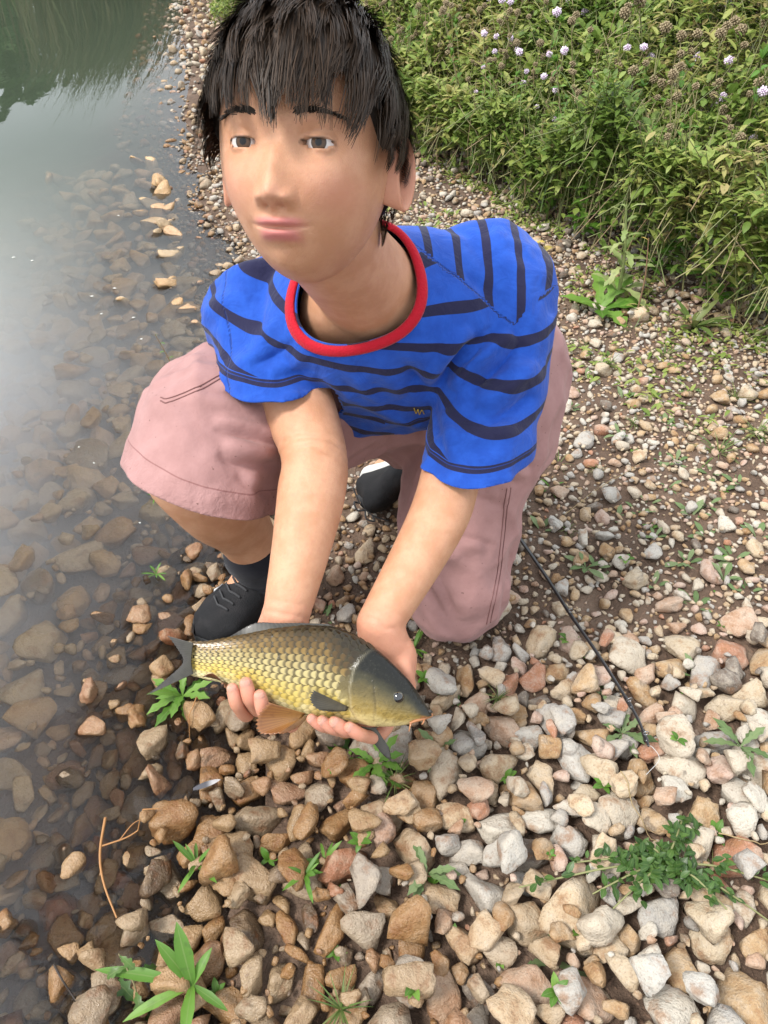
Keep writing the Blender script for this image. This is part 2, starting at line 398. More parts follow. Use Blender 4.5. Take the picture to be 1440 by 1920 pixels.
for lst, root, MM, acc, N in ((dry, shore, M3, gravel, 300), (bed, bedroot, M3b, bedgravel, 220)):
    for i, s in enumerate(lst):
        if i < N:
            o = bpy.data.objects.new('stone', MM[int(s[9]*997) % len(MM)]); COL.objects.link(o); o.parent = root; o.matrix_local = stone_matrix(s)
        else:
            ap = apparent(s)*FPX; V, IC = (ROCK3, ICO3) if ap > 17 else ((ROCK2, ICO2) if ap > 5 else (ROCK1, ICO1))
            v = V[int(s[9]*997) % len(V)]; Mx = np.array(stone_matrix(s)); acc.add(v@Mx[:3, :3].T+Mx[:3, 3], tris=IC[1], rnd=s[9])
go = gravel.obj('gravel', M_STONE, shore); tag(go, kind='stuff')
bo = bedgravel.obj('gravel', M_BED, bedroot); tag(bo, kind='stuff')

# --- water: closed body, clear rippled surface, slightly cloudy inside
wx = np.concatenate([np.linspace(-60, -3, 20), np.linspace(-2.9, .3, 30)]); wy = np.concatenate([np.linspace(-30, 0, 10), np.linspace(.2, 5, 40), np.linspace(6, 80, 30)])
def water_body():
    b = MB(); nX, nY = 24, 40
    xs = np.linspace(-60, .35, nX); ys = np.linspace(-30, 80, nY); X, Y = np.meshgrid(xs, ys, indexing='ij')
    top = np.stack([X, Y, X*0], -1).reshape(-1, 3); bot = top+np.array([0, 0, -1.6]); q = grid_quads(nX, nY, False); n = nX*nY
    b.add(np.vstack([top, bot]), quads=np.vstack([q[:, ::-1], q+n]))
    ring = [i*nY for i in range(nX)]+[(nX-1)*nY+j for j in range(1, nY)]+[i*nY+nY-1 for i in range(nX-2, -1, -1)]+[j for j in range(nY-2, 0, -1)]
    b.f4.append(np.array([[ring[i], ring[(i+1) % len(ring)], ring[(i+1) % len(ring)]+n, ring[i]+n] for i in range(len(ring))])[:, ::-1])
    return b
mw = NT('pond_water'); mw.t.nodes.remove(mw.p)
pos = mw.pos(); mp = mw.n('Mapping'); mw.l(pos, mp.inputs['Vector']); mp.inputs['Scale'].default_value = (1.0, .45, 1)
r1 = mw.noise(9, 2, .5, mp.outputs[0], .6); r2 = mw.noise(2.2, 2, .5, mp.outputs[0])
bp = mw.n('Bump'); bp.inputs['Strength'].default_value = 1.0; bp.inputs['Distance'].default_value = .0009; mw.l(mw.math('ADD', r1, mw.math('MULTIPLY', r2, 3)), bp.inputs['Height'])
fr = mw.n('Fresnel'); fr.inputs['IOR'].default_value = 1.333; mw.l(bp.outputs[0], fr.inputs['Normal'])
gl = mw.n('BsdfGlossy'); gl.inputs['Roughness'].default_value = .0; mw.l(bp.outputs[0], gl.inputs['Normal'])
trn = mw.n('BsdfTransparent'); ms = mw.n('MixShader'); mw.l(fr.outputs[0], ms.inputs[0]); mw.l(trn.outputs[0], ms.inputs[1]); mw.l(gl.outputs[0], ms.inputs[2]); mw.l(ms.outputs[0], mw.out.inputs['Surface'])
pv = mw.n('VolumePrincipled'); sxy = mw.n('SeparateXYZ'); mw.l(pos, sxy.inputs[0]); mw.l(mw.mix(mw.mr(sxy.outputs['Y'], 1.4, 4.2), (.99, .992, .99), (.22, .28, .20)), pv.inputs['Color']); pv.inputs['Density'].default_value = 6.0; pv.inputs['Anisotropy'].default_value = .0; mw.l(pv.outputs[0], mw.out.inputs['Volume'])
water = water_body().obj('pond_water', mw.m, smooth=False); tag(water, 'calm cloudy shallow pond water', kind='structure')
# ------------------------------------------------------------------ person kneeling on one knee, holding the fish
def fuse(parts, voxel, smooth=4):
    """join closed shapes and grow one continuous skin over them; returns verts, quads"""
    b = MB()
    for (v, q, t) in parts: b.add(v, quads=q, tris=t if len(t) else None)
    o = link('tmp', b.mesh('tmp')); md = o.modifiers.new('r', 'REMESH'); md.mode = 'VOXEL'; md.voxel_size = voxel
    refresh(); ev = o.evaluated_get(bpy.context.evaluated_depsgraph_get()); me = ev.to_mesh()
    V = np.empty(len(me.vertices)*3); me.vertices.foreach_get('co', V); V = V.reshape(-1, 3)
    F = [tuple(p.vertices) for p in me.polygons]
    ev.to_mesh_clear(); m0 = o.data; bpy.data.objects.remove(o); bpy.data.meshes.remove(m0)
    F = np.array([f if len(f) == 4 else (*f, f[-1]) for f in F])
    return relax(V, F, smooth), F
def edges_of(F):
    e = np.vstack([F[:, [0, 1]], F[:, [1, 2]], F[:, [2, 3]], F[:, [3, 0]]]); e = e[e[:, 0] != e[:, 1]]; return e
def relax(V, F, it, lam=.5):
    e = edges_of(F); n = len(V); deg = np.bincount(e.ravel(), minlength=n)[:, None]+1e-9
    for k in range(it):
        s = np.stack([np.bincount(e[:, 0], V[e[:, 1], c], n)+np.bincount(e[:, 1], V[e[:, 0], c], n) for c in range(3)], 1)
        V = V+(lam if k % 2 == 0 else -lam*.98 if it > 8 else lam*.6)*(s/deg-V)
    return V
def vnormals(V, F):
    nf = np.cross(V[F[:, 2]]-V[F[:, 0]], V[F[:, 3]]-V[F[:, 1]]); N = np.zeros_like(V)
    for k in range(4): 
        for c in range(3): N[:, c] += np.bincount(F[:, k], nf[:, c], len(V))
    return N/(np.linalg.norm(N, axis=1)[:, None]+1e-12)
def limb(pts, radii, n=28, seg=24, ref=(0, 0, 1)):
    P = spline(pts, n); R = np.asarray(radii, float)
    if R.ndim == 1: R = np.stack([R, R], 1)
    return tube(P, np.abs(spline(R, n)), seg, ref)
def sections(secs, n=30, seg=40, power=2.3):
    """loft through (centre, lateral axis*a, depth axis*b) sections, closed ends"""
    C = spline([s[0] for s in secs], n); A = spline([s[1] for s in secs], n); B = spline([s[2] for s in secs], n)
    a = np.linspace(0, 2*math.pi, seg, endpoint=False); ca = np.sign(np.cos(a))*np.abs(np.cos(a))**(2/power); sa = np.sign(np.sin(a))*np.abs(np.sin(a))**(2/power)
    V = C[:, None]+A[:, None]*ca[None, :, None]+B[:, None]*sa[None, :, None]
    V = V.reshape(-1, 3); V = np.vstack([V, C[0], C[-1]]); k = n*seg; tr = []
    for j in range(seg): tr.append((k, (j+1) % seg, j)); tr.append((k+1, (n-1)*seg+j, (n-1)*seg+(j+1) % seg))
    return V, grid_quads(n, seg), tr
def ball(c, r, sub=ICO3): return (np.asarray(c)+sub[0]*np.asarray(r), np.zeros((0, 4), int), sub[1])

HEAD = px(578, 292, .655)
NECK = px(680, 520, .84)
LSH, LEL, LWR = px(925, 535, .94), px(848, 885, .93), px(712, 1168, .865)
RSH, REL, RWR = px(492, 590, .985), px(588, 850, .92), px(537, 1150, .855)
LHIP, LKNEE, LANK, LTOE = px(930, 715, 1.17), px(868, 1118, 1.235), np.array([.060, 1.135, .115]), np.array([.000, 1.235, .062])
RHIP, RKNEE, RANK = px(690, 730, 1.17), px(352, 838, 1.01), px(492, 1062, 1.285)
PELV = (LHIP+RHIP)/2

# --- skin: one mesh
parts = []
parts.append(limb([RSH, px(546, 728, .965), REL, px(583, 930, .90), px(562, 1040, .875), RWR], [.040, .048, .0415, .0415, .0345, .0275], 40))
parts.append(limb([LSH, px(900, 700, .95), LEL, px(826, 960, .915), px(783, 1045, .895), LWR], [.040, .046, .0385, .0375, .0335, .0270], 40))
# hands: palm, fingers, thumb
FING = []
def hand(wrist, palm, knuck, fingers, thumb, width_dir, fr=.0078):
    out = []
    W = unit(width_dir)
    P = spline([wrist, (wrist*.45+palm*.55), palm, knuck], 14)
    rad = spline([(.028, .0265), (.031, .0225), (.036, .0165), (.035, .0115)], 14)
    out.append(tube(P, rad, 24, W))
    for (pts, k) in fingers:
        q = np.linspace(0, 1, 30); pp = spline([knuck+(pts[0]-knuck)*.35]+list(pts), 30); r = np.interp(q, [0, .25, .42, .5, .58, .68, .75, .82, .92, 1], [.0086, .0083, .0080, .0085, .0080, .0074, .0079, .0076, .0074, .0066])*k
        FING.append(tube(pp, np.stack([r, r*.94], 1), 20, W))
    pp = spline(thumb, 16); out.append(tube(pp, spline([[.0135], [.0115], [.0095], [.0085]], 16)[:, 0], 14, W))
    return out
def fingerpath(x, y, k, dx=(34, 26, 8), dy=(22, 50, 30), dep=(.868, .838, .806, .799)):
    return [px(x+dx[0], y+dy[0], dep[0]), px(x+dx[1], y+dy[1], dep[1]), px(x+dx[2], y+dy[2], dep[2]), px(x, y, dep[3])]
Rf = [(fingerpath(436, 1291, 1), .98), (fingerpath(461, 1281, 1), 1.08), (fingerpath(487, 1304, 1), 1.05), (fingerpath(520, 1312, 1, dep=(.874, .866, .856, .850)), .95)]
parts += hand(RWR, px(516, 1228, .872), px(497, 1300, .874), Rf, [px(520, 1190, .868), px(490, 1205, .872), px(466, 1225, .870), px(450, 1245, .866)], RT+.1*UP)
def fp2(x, y, dep=(.872, .842, .812, .802)): return [px(x+72, y-8, dep[0]), px(x+52, y+17, dep[1]), px(x+22, y+14, dep[2]), px(x, y, dep[3])]
Lf = [(fp2(584, 1348), .88), (fp2(604, 1352), .98), (fp2(627, 1354), 1.06), (fp2(655, 1364), 1.0)]
parts += hand(LWR, px(727, 1240, .878), px(700, 1318, .880), Lf, [px(735, 1200, .872), px(752, 1232, .868), px(762, 1262, .864), px(768, 1288, .868)], RT-.3*UP)
# legs
parts.append(limb([RHIP, (RHIP+RKNEE)/2+np.array([0, 0, .01]), RKNEE, px(400, 935, 1.075), px(452, 990, 1.19), RANK], [.082, .078, .066, .061, .050, .036], 44))
parts.append(limb([LHIP, (LHIP+LKNEE)/2, LKNEE, LKNEE*.5+LANK*.5+np.array([0, 0, .012]), LANK], [.070, .060, .048, .046, .034], 40))
parts.append(limb([RANK+np.array([0, .01, .0]), RANK*.4+.6*(gz(420, 1150, .05)), gz(400, 1178, .045)], [.034, .03, .024], 12))
parts.append(limb([LANK, LTOE], [.034, .024], 10))
# trunk and neck
TUP = unit(NECK-PELV); LAT = unit(LSH-RSH); FRO = unit(np.cross(TUP, LAT)); FRO = FRO if FRO@FW < 0 else -FRO
def tsec(t, a, b, off=(0, 0, 0)): c = PELV+(NECK-PELV)*t+np.asarray(off); return (c, LAT*a, FRO*b)
parts.append(sections([tsec(-.12, .13, .09), tsec(.2, .135, .088), tsec(.55, .125, .08), tsec(.85, .095, .058), tsec(1.0, .05, .05)]))
HU = unit(UP+.04*RT-.36*FW); HF = unit(-FW*1.0-.24*RT-.40*UP); HF = unit(HF-HU*(HF@HU)); HX = np.cross(HF, HU); HX = HX if HX@RT > 0 else -HX
parts.append(limb([NECK-TUP*.03, (NECK+HEAD)/2-HU*.03+HF*-.01, HEAD-HU*.05-HF*.025], [.060, .052, .055], 16))
BV, BF = fuse(parts, .0029, 6)
# soft creases inside the elbows and at the wrists
for (J_, A_, w_, d_) in ((REL, RWR, .0035, .0022), (LEL, LWR, .0035, .0022), (RWR, REL, .0022, .0014), (LWR, LEL, .0022, .0014)):
    ax = unit(A_-J_); q = (BV-J_)@ax+.004*fbm(BV*60, 2); near = np.linalg.norm(BV-J_, axis=1) < .075
    g = (np.exp(-((q+.004)/w_)**2)+.7*np.exp(-((q-.010)/w_)**2))*near
    N_ = vnormals(BV, BF); BV = BV-N_*(g*d_*np.clip(N_@(-FW)+.2, 0, 1))[:, None]
skin = MB()
tipd = np.min(np.stack([np.linalg.norm(BV-f[0][3], axis=1) for f in Rf+Lf]), 0)
handd = np.minimum(np.linalg.norm(BV-px(505, 1270, .85), axis=1), np.linalg.norm(BV-px(690, 1290, .85), axis=1))
pink = np.clip(.55*sstep(.115, .055, handd)+.40*sstep(.028, .008, tipd), 0, 1)
q3 = BF[:, 2] != BF[:, 3]
skin.add(BV, quads=BF[q3], tris=BF[~q3][:, :3], pink=pink, lip=0.0, nail=0.0)
for (v_, q_, t_) in FING: skin.add(v_, quads=q_, tris=t_, pink=.55+.35*sstep(.02, .006, np.min(np.stack([np.linalg.norm(v_-f[0][3], axis=1) for f in Rf+Lf]), 0)), nail=0.0)
# finger nails
for f, k in Rf+Lf[:]:
    tip, dip = f[3], f[2]; ax = unit(tip-dip); out = unit(-FW*.9+UP*.25 - ax*((-FW*.9+UP*.25)@ax)); sd = np.cross(ax, out)
    u, w = np.meshgrid(np.linspace(-1, 1, 9), np.linspace(-1, 1, 9), indexing='ij')
    V = tip+ax*.0005+ax*(w*.0056*k)[..., None]+sd*(u*.0050*k)[..., None]*np.sqrt(1-.45*np.abs(w)**3)[..., None]+out*(.0070*k*np.sqrt(np.clip(1.02-(u*.72)**2, 0, 1))-.0008-.0009*np.abs(w)**2)[..., None]
    skin.add(V.reshape(-1, 3), quads=grid_quads(9, 9, False), pink=.7, nail=1.0)

# --- head with a face
NUh, NVh = 250, 340
tt = np.linspace(0, 2*math.pi, NVh, endpoint=False); ph = tt-.55*np.sin(tt)                # 0 = straight ahead
th = np.linspace(.001, math.pi-.001, NUh); th = th+.18*np.sin(2*(th-math.pi/2-.1)); th = np.clip(th, .001, math.pi-.001)
PH, TH = np.meshgrid(ph, th, indexing='xy'); dx_, dy_, dz_ = np.sin(TH)*np.sin(PH), np.sin(TH)*np.cos(PH), np.cos(TH)
X = .0735*dx_; Y = np.where(dy_ > 0, .086, .100)*dy_; Z = np.where(dz_ > 0, .112, .108)*dz_
lowz = np.clip(-Z/.108, 0, 1)
X = X*(1-.30*lowz**1.6*np.clip(dy_+.35, 0, 1))*(1-.12*np.clip(-dy_, 0, 1)*lowz); Y = Y+.012*lowz*np.clip(dy_, 0, 1)+np.where(dy_ < 0, 1, 0)*.035*lowz**1.2*(-dy_)
Z = Z*(1-.08*lowz*np.clip(-dy_, 0, 1)); X = X*(1+.05*np.exp(-((Z-.05)/.04)**2))
fr = sstep(.15, .55, dy_)
def G(x0, z0, sx, sz, amp, sym=True):
    g = amp*np.exp(-((X-x0)/sx)**2-((Z-z0)/sz)**2)
    if sym and x0 != 0: g = g+amp*np.exp(-((X+x0)/sx)**2-((Z-z0)/sz)**2)
    return g
ridge = sstep(.012, -.034, Z)*sstep(-.052, -.038, Z)
D = .0125*ridge*np.exp(-(X/(.0070+.0060*np.clip(-Z/.04, 0, 1)))**2)+G(0, -.0365, .0095, .0085, .0060)+G(.0130, -.0395, .0055, .0055, .0065)-G(.0062, -.0455, .0030, .0024, .0060)-G(.0185, -.0390, .0030, .0065, .0020)
D = D+G(.031, .002, .018, .012, -.0075)+.0025*np.exp(-((Z-.021)/.007)**2)*np.exp(-((np.abs(X)-.03)/.02)**2)+G(.043, -.030, .024, .022, .0050)+G(0, .006, .010, .008, -.0025)
D = D+G(0, -.062, .026, .016, .0060)+G(.0065, -.0565, .0085, .0034, .0022)+.0016*np.exp(-(X/.018)**4-((Z+.0572)/.0034)**2)+.0032*np.exp(-(X/.0165)**4-((Z+.0672)/.0042)**2)-.0042*np.exp(-(X/.0235)**6-((Z+.0618-.0015*(X/.02)**2)/.0013)**2)
D = D+G(0, -.0765, .014, .005, -.0022)+G(0, -.093, .017, .012, .0060)-.0012*np.exp(-(X/.0025)**2-((Z+.051)/.005)**2)+G(.026, -.062, .005, .008, -.0018)
Y = Y+D*fr
lip = np.clip(np.exp(-(X/.021)**6-((Z+.0572)/.0036)**4)+np.exp(-(X/.018)**6-((Z+.0672)/.0050)**4), 0, 1)*fr
EYE = []; lash = np.zeros_like(X)
for sx in (-1, 1):
    xe, ze = .0315*sx, .0015; i = np.argmin((X-xe)**2+(Z-ze)**2+(dy_ < 0)*1.0); ys = Y.ravel()[i]; yc = ys-.0125+.0045; EYE.append((xe, yc, ze))
    du, dv = (X-xe), (Z-ze); rr_ = np.sqrt(du**2+dv**2)
    lidy = yc+np.sqrt(np.clip(.0139**2-rr_**2, 0, 1)); m = (rr_ < .0138) & (dy_ > .3)
    Y = np.where(m, np.maximum(Y, lidy), Y)
    u = du/.0132; up = .0031*np.clip(1-u**2, 0, 1)**.8; lo = -.0036*np.clip(1-u**2, 0, 1)
    op = (np.abs(u) < 1) & (dv < up) & (dv > lo) & (dy_ > .3)
    Y = np.where(op, yc+.004, Y)
    lash = np.maximum(lash, (np.abs(u) < 1.02)*np.exp(-((dv-up-.0003)/.0009)**2)*(dy_ > .3)); Y = Y-.0012*np.exp(-((dv-.0085+.004*u**2)/.0012)**2)*(np.abs(u) < 1.1)*fr
cheek = np.clip(G(.045, -.034, .022, .018, .5), 0, 1)*fr+.35*np.clip(G(0, -.038, .012, .010, 1.0), 0, 1)*fr
HM_ = np.stack([HX, HF, HU])                                     # local -> world rows
def h2w(P): return HEAD+np.asarray(P)@HM_
hv = h2w(np.stack([X, Y, Z], -1).reshape(-1, 3))
skin.add(hv, quads=grid_quads(NUh, NVh), pink=cheek.ravel()*.9, lip=lip.ravel(), nail=0.0, lash=lash.ravel())
# ears
for sx in (-1, 1):
    u, w = np.meshgrid(np.linspace(0, 1, 18), np.linspace(0, 2*math.pi, 36, endpoint=False), indexing='ij')
    r = u; ez = .031*r*np.cos(w)*(1-.15*np.sin(w)); ey = .018*r*np.sin(w)*(1+.25*np.cos(w))
    h = .004+.011*sstep(.3, .95, r)*(.6+.4*np.sin(w-.3))-.007*np.exp(-((r-.72)/.1)**2)+.004*np.exp(-((r-.93)/.07)**2)
    P = np.stack([sx*(.0725+h), -.012-ey*1.0-.006*r, -.012+ez], -1)
    ring2 = np.stack([sx*(.066+0*h), -.010-ey*.7, -.012+ez*.8], -1)[-1:]
    P = np.concatenate([P, ring2], 0); skin.add(h2w(P.reshape(-1, 3)), quads=grid_quads(19, 36), pink=.5, lip=0, nail=0)

mk = NT('skin'); pos = mk.pos()
n1 = mk.noise(35, 4, .6, pos); n2 = mk.noise(220, 3, .6, pos); n3 = mk.noise(900, 2, .5, pos)
c = mk.mix(mk.mr(n1, .35, .65), (.455, .225, .122), (.525, .280, .165)); c = mk.mix(mk.math('MULTIPLY', mk.mr(n2, .48, .7), .35), c, (.47, .215, .14))
c = mk.mix(mk.math('MULTIPLY', mk.attr('pink'), .75), c, (.60, .245, .18)); c = mk.mix(mk.attr('lip'), c, (.50, .17, .15)); c = mk.mix(mk.math('MULTIPLY', mk.attr('nail'), .35), c, (.70, .40, .34)); c = mk.mix(mk.attr('lash'), c, (.03, .02, .015))
mk.set(color=c, rough=mk.math('SUBTRACT', .52, mk.math('MULTIPLY', mk.attr('nail'), .25)), spec=.4, sss=.12, ssss=.004); mk.p.inputs['Subsurface Radius'].default_value = (1.0, .35, .18)
n4 = mk.noise(2200, 2, .6, pos); mk.bump(mk.math('ADD', mk.math('MULTIPLY', n2, .8), mk.math('ADD', mk.math('MULTIPLY', n3, .7), mk.math('MULTIPLY', n4, .35))), .38, .0014)
M_SKIN = mk.m
person = empty('person', (float(LKNEE[0])-.1, float(LKNEE[1]), float(ground_z(.0, .9))))
tag(person, 'person in blue striped tee and pink shorts kneeling with a fish in both hands', 'person')
body = keep_parent(skin.obj('body', M_SKIN), person)

# eyes
mi = NT('eye'); d = mi.attr('iris')
c = mi.ramp(d, [(0, (.004, .003, .003)), (.16, (.004, .003, .003)), (.22, (.07, .035, .015)), (.36, (.06, .03, .013)), (.40, (.02, .012, .01)), (.44, (.58, .54, .51)), (1, (.60, .50, .47))]); mi.set(color=c, rough=.04, spec=.35)
for (xe, yc, ze) in EYE:
    v, f = ico(4); gaze = unit([.10, 1, .05]); b = MB(); ang = np.arccos(np.clip(v@gaze, -1, 1)); b.add(h2w(v*.0125+np.array([xe, yc, ze])), tris=f, iris=np.clip(ang/1.25, 0, 1)); keep_parent(b.obj('eye', mi.m), person)
# hair: cap plus strands
mh = NT('hair'); c = mh.mix(mh.attr('rnd'), (.012, .008, .005), (.050, .030, .018)); mh.set(color=c, rough=.5, spec=.18); M_HAIR = mh.m
hb = MB(); hr = np.random.default_rng(5)
capz = .052+.012*np.cos(2*PH)*0
hairline = np.where(np.cos(PH) > .55, .060, np.where(np.cos(PH) > -.05, .012, -.048))
hairline = .058*sstep(.25, .75, np.cos(PH))+(-.050)*(1-sstep(-.55, -.1, np.cos(PH)))+.0*X+.006*(sstep(-.55, -.1, np.cos(PH))-sstep(.25, .75, np.cos(PH)))
lift = .010*sstep(-.012, .012, Z-hairline)-.004
NRM = np.stack([X/.0735**2, Y/.095**2, Z/.112**2], -1); NRM /= np.linalg.norm(NRM, axis=-1)[..., None]
CAPP = np.stack([X, Y, Z], -1)+NRM*lift[..., None]
hb.add(h2w(CAPP[:, :].reshape(-1, 3)), quads=grid_quads(NUh, NVh)[(Z-hairline > -.012).reshape(-1)[grid_quads(NUh, NVh)].all(1)], rnd=.15)
Zf, HLf = Z.ravel(), hairline.ravel(); cand = np.where((Zf-HLf > -.004))[0]; area = np.sin(TH).ravel()[cand]*(1-.5*np.cos(tt))[None, :].repeat(NUh, 0).ravel()[cand]
pick = hr.choice(cand, 12000, p=area/area.sum())
Pl = np.stack([X, Y, Z], -1).reshape(-1, 3)[pick]; Nl = NRM.reshape(-1, 3)[pick]
crownp = np.array([.012, -.045, .105]); flow = Pl-crownp; flow = flow-Nl*(flow*Nl).sum(1)[:, None]; flow /= np.linalg.norm(flow, axis=1)[:, None]+1e-9
flow = flow+np.array([.25, .0, 0])*(Pl[:, 1:2] > .0)+hr.normal(0, .10, flow.shape); flow = flow-Nl*(flow*Nl).sum(1)[:, None]; flow /= np.linalg.norm(flow, axis=1)[:, None]
L = hr.uniform(.030, .052, len(Pl))*np.where((Pl[:, 1] < .04) & (Pl[:, 2] < .05), .30, 1.0)*np.where(Pl[:, 2] < -.005, .35, 1.0); K = 6; side = np.cross(flow, Nl)
vs = np.zeros((len(Pl), K, 2, 3)); t = np.linspace(0, 1, K)
jit = hr.uniform(.4, 1.4, len(Pl))
cl = hr.choice(len(Pl), 420, replace=False); own = np.array([np.argmin(((Pl[cl]-p_)**2).sum(1)) for p_ in Pl]); ci = cl[own]
flow = flow*.5+flow[ci]*.5+hr.normal(0, .20, (len(Pl), 3))[ci]*.8; flow = flow-Nl*(flow*Nl).sum(1)[:, None]; flow /= np.linalg.norm(flow, axis=1)[:, None]; L = L*.6+L[ci]*.55; jit = jit*.4+jit[ci]*.8; side = np.cross(flow, Nl)
for k in range(K):
    p = Pl+(Pl[ci]-Pl)*(.75*t[k]**1.3)+Nl*(.007+.006*np.sin(t[k]*2.6)*jit)[:, None]+flow*(L*t[k])[:, None]
    rel = p/np.array([.0775, .096, .118]); rl = np.linalg.norm(rel, axis=1)[:, None]; p = p*np.where(rl < 1.06, 1.06/rl, 1)   # stay outside the skull
    p[:, 2] -= .012*t[k]**2*(Pl[:, 2] < .09)
    w = .0008*(1-.8*t[k]); vs[:, k, 0] = p-side*w; vs[:, k, 1] = p+side*w
nst = len(Pl); base = (np.arange(nst)*K*2)[:, None]; qk = np.concatenate([np.stack([base+2*k, base+2*k+1, base+2*k+3, base+2*k+2], -1).reshape(-1, 4) for k in range(K-1)])
hb.add(h2w(vs.reshape(-1, 3)), quads=qk, rnd=np.repeat(hr.random(nst), K*2))
hair = keep_parent(hb.obj('hair', M_HAIR), person)
# eyebrows
BVf = BVHTree.FromPolygons([Vector(v) for v in hv], [tuple(q) for q in grid_quads(NUh, NVh)])
for sx in (-1, 1):
    eb = MB()
    for k in range(170):
        u = hr.random(); x = sx*(.014+.036*u); z = .0205+.0055*math.sin(u*2.4)-.004*u+hr.normal(0, .0013*(1.1-u))
        o0 = h2w([x, .2, z]); hit = BVf.ray_cast(Vector(o0), Vector(-HF))
        if hit[0] is None: continue
        n_ = np.array(hit[1]); n_ = n_ if n_@HF > 0 else -n_; p0 = np.array(hit[0])-n_*.0004; dr = unit(HX*sx*1.0+HU*(.7-1.1*u)+hr.normal(0, .15, 3)); sdv = np.cross(dr, n_)*.00042
        p1 = p0+dr*.0035+n_*.0012; p2 = p0+dr*.0068+n_*.0009; eb.add([p0-sdv, p0+sdv, p1+sdv*.9, p1-sdv*.9, p2], quads=[(0, 1, 2, 3)], tris=[(3, 2, 4)], rnd=.2)
    keep_parent(eb.obj('eyebrow', M_HAIR), person)

# ------------------------------------------------------------------ clothes
def to_bm(V, F, U=None):
    b = MB(); q3 = F[:, 2] != F[:, 3]; b.add(V, quads=F[q3], tris=F[~q3][:, :3]); me = b.mesh('tmp'); bm = bmesh.new(); bm.from_mesh(me); bpy.data.meshes.remove(me)
    if U is not None:
        ls = [bm.verts.layers.float.new(k) for k in 'xyz']
        for v_, u_ in zip(bm.verts, U):
            for l_, c_ in zip(ls, u_): v_[l_] = c_
    return bm
def seg_dist(p, a, b):
    d = b-a; t = max(0.0, min(1.0, (p-a).dot(d)/d.dot(d))); return (p-a-d*t).length
def cut(bm, co, no, near, rad, to=None):
    co = Vector(co); no = Vector(no); nr = Vector(near); to = Vector(to) if to is not None else nr+Vector((1e-4, 0, 0)); fs = [f for f in bm.faces if seg_dist(f.calc_center_median(), nr, to) < rad]; g = set(fs)
    for f in fs: g.update(f.edges); g.update(f.verts)
    bmesh.ops.bisect_plane(bm, geom=list(g), plane_co=co, plane_no=no, clear_outer=True)
def bm_arrays(bm):
    bm.verts.ensure_lookup_table(); seen = set(); best = []
    for v0 in bm.verts:
        if v0 in seen: continue
        st_ = [v0]; seen.add(v0); comp = []
        while st_:
            w_ = st_.pop(); comp.append(w_)
            for e in w_.link_edges:
                o_ = e.other_vert(w_)
                if o_ not in seen: seen.add(o_); st_.append(o_)
        if len(comp) > len(best): best = comp
    bs = set(best); bmesh.ops.delete(bm, geom=[v for v in bm.verts if v not in bs], context='VERTS')
    bmesh.ops.triangulate(bm, faces=[f for f in bm.faces if len(f.verts) > 4])
    bm.verts.index_update(); V = np.array([v.co[:] for v in bm.verts]); F = np.array([[v.index for v in f.verts] if len(f.verts) == 4 else ([v.index for v in f.verts]+[f.verts[-1].index])[:4] for f in bm.faces if len(f.verts) <= 4]); return V, F
def folds(V, N, F0, dirs, amp, freq, seed):
    """long soft folds running along dirs"""
    d = unit(dirs); q = V-np.outer(V@d, d)*.82
    r = 1-np.abs(fbm(q*freq+seed, 2)); return N*((r**3-.35)*amp*F0)[:, None]

def to_px(V):
    v = V-CAM; d = v@FW; return 720+FPX*(v@RT)/d, 960-FPX*(v@UP)/d
def sculpt(V, N, lines, gain=1.45):
    """single folds: (polyline, width, depth) drawn on the camera-side of a garment, + ridge / - crease"""
    X_, Y_ = to_px(V); facing = np.clip(-(N*(V-CAM)).sum(1)/np.linalg.norm(V-CAM, axis=1)*4, 0, 1); D_ = np.zeros(len(V))
    for (pl, w, amp) in lines:
        P = spline(pl, 24); t = np.linspace(0, 1, 24); ta = np.sin(np.clip(t*1.0, 0, 1)*math.pi)**.6
        d2 = (X_[:, None]-P[:, 0])**2+(Y_[:, None]-P[:, 1])**2; i = d2.argmin(1); m_ = d2[np.arange(len(V)), i]
        D_ += gain*amp*ta[i]*np.exp(-m_/(w*.95)**2)
    return V+N*(D_*facing)[:, None]
# --- tee shirt
SLv = unit(LEL-LSH); SRv = unit(REL-RSH)
LHEM = px(893, 856, .935); RHEM = px(508, 716, .96)
sp = []
sp.append(sections([tsec(-.02, .150, .100, FRO*.02), tsec(.12, .152, .104, FRO*.025), tsec(.40, .158, .108, FRO*.012), tsec(.68, .158, .104), tsec(.86, .138, .088), tsec(.955, .088, .070), tsec(1.02, .063, .060), tsec(1.10, .058, .056)], 44, 48))
sp.append(limb([LSH-LAT*.05+TUP*.004, LSH+TUP*.004, px(925, 690, .945), LHEM, LHEM+unit(LHEM-px(925, 690, .945))*.05], [.062, .070, .071, .064, .064], 26, 32))
sp.append(limb([RSH+LAT*.05+TUP*.004, RSH+TUP*.004, px(505, 660, .97), RHEM, RHEM+unit(RHEM-px(498, 650, .97))*.05], [.060, .068, .068, .066, .066], 26, 32))
SV, SF = fuse(sp, .0042, 14)
SN = vnormals(SV, SF); SV0 = SV.copy()
dl = np.linalg.norm(SV-(px(835, 720, .93)), axis=1); dr = np.linalg.norm(SV-(RSH+LAT*.02), axis=1)
armL = sstep(.0, .06, (SV-LSH)@unit(SLv+.35*LAT)); armR = sstep(.0, .06, (SV-RSH)@unit(SRv-.35*LAT))
SV = SV+folds(SV, SN, .5+.5*np.exp(-(dl/.13)**2), LAT*.5-TUP*.75, .017, 15, 3.3)*(.55+.45*np.exp(-(dl/.10)**2))[:, None]
SV = SV+folds(SV, SN, np.exp(-(dr/.15)**2)+.35, -LAT*.6-TUP*.5, .011, 20, 8.1)
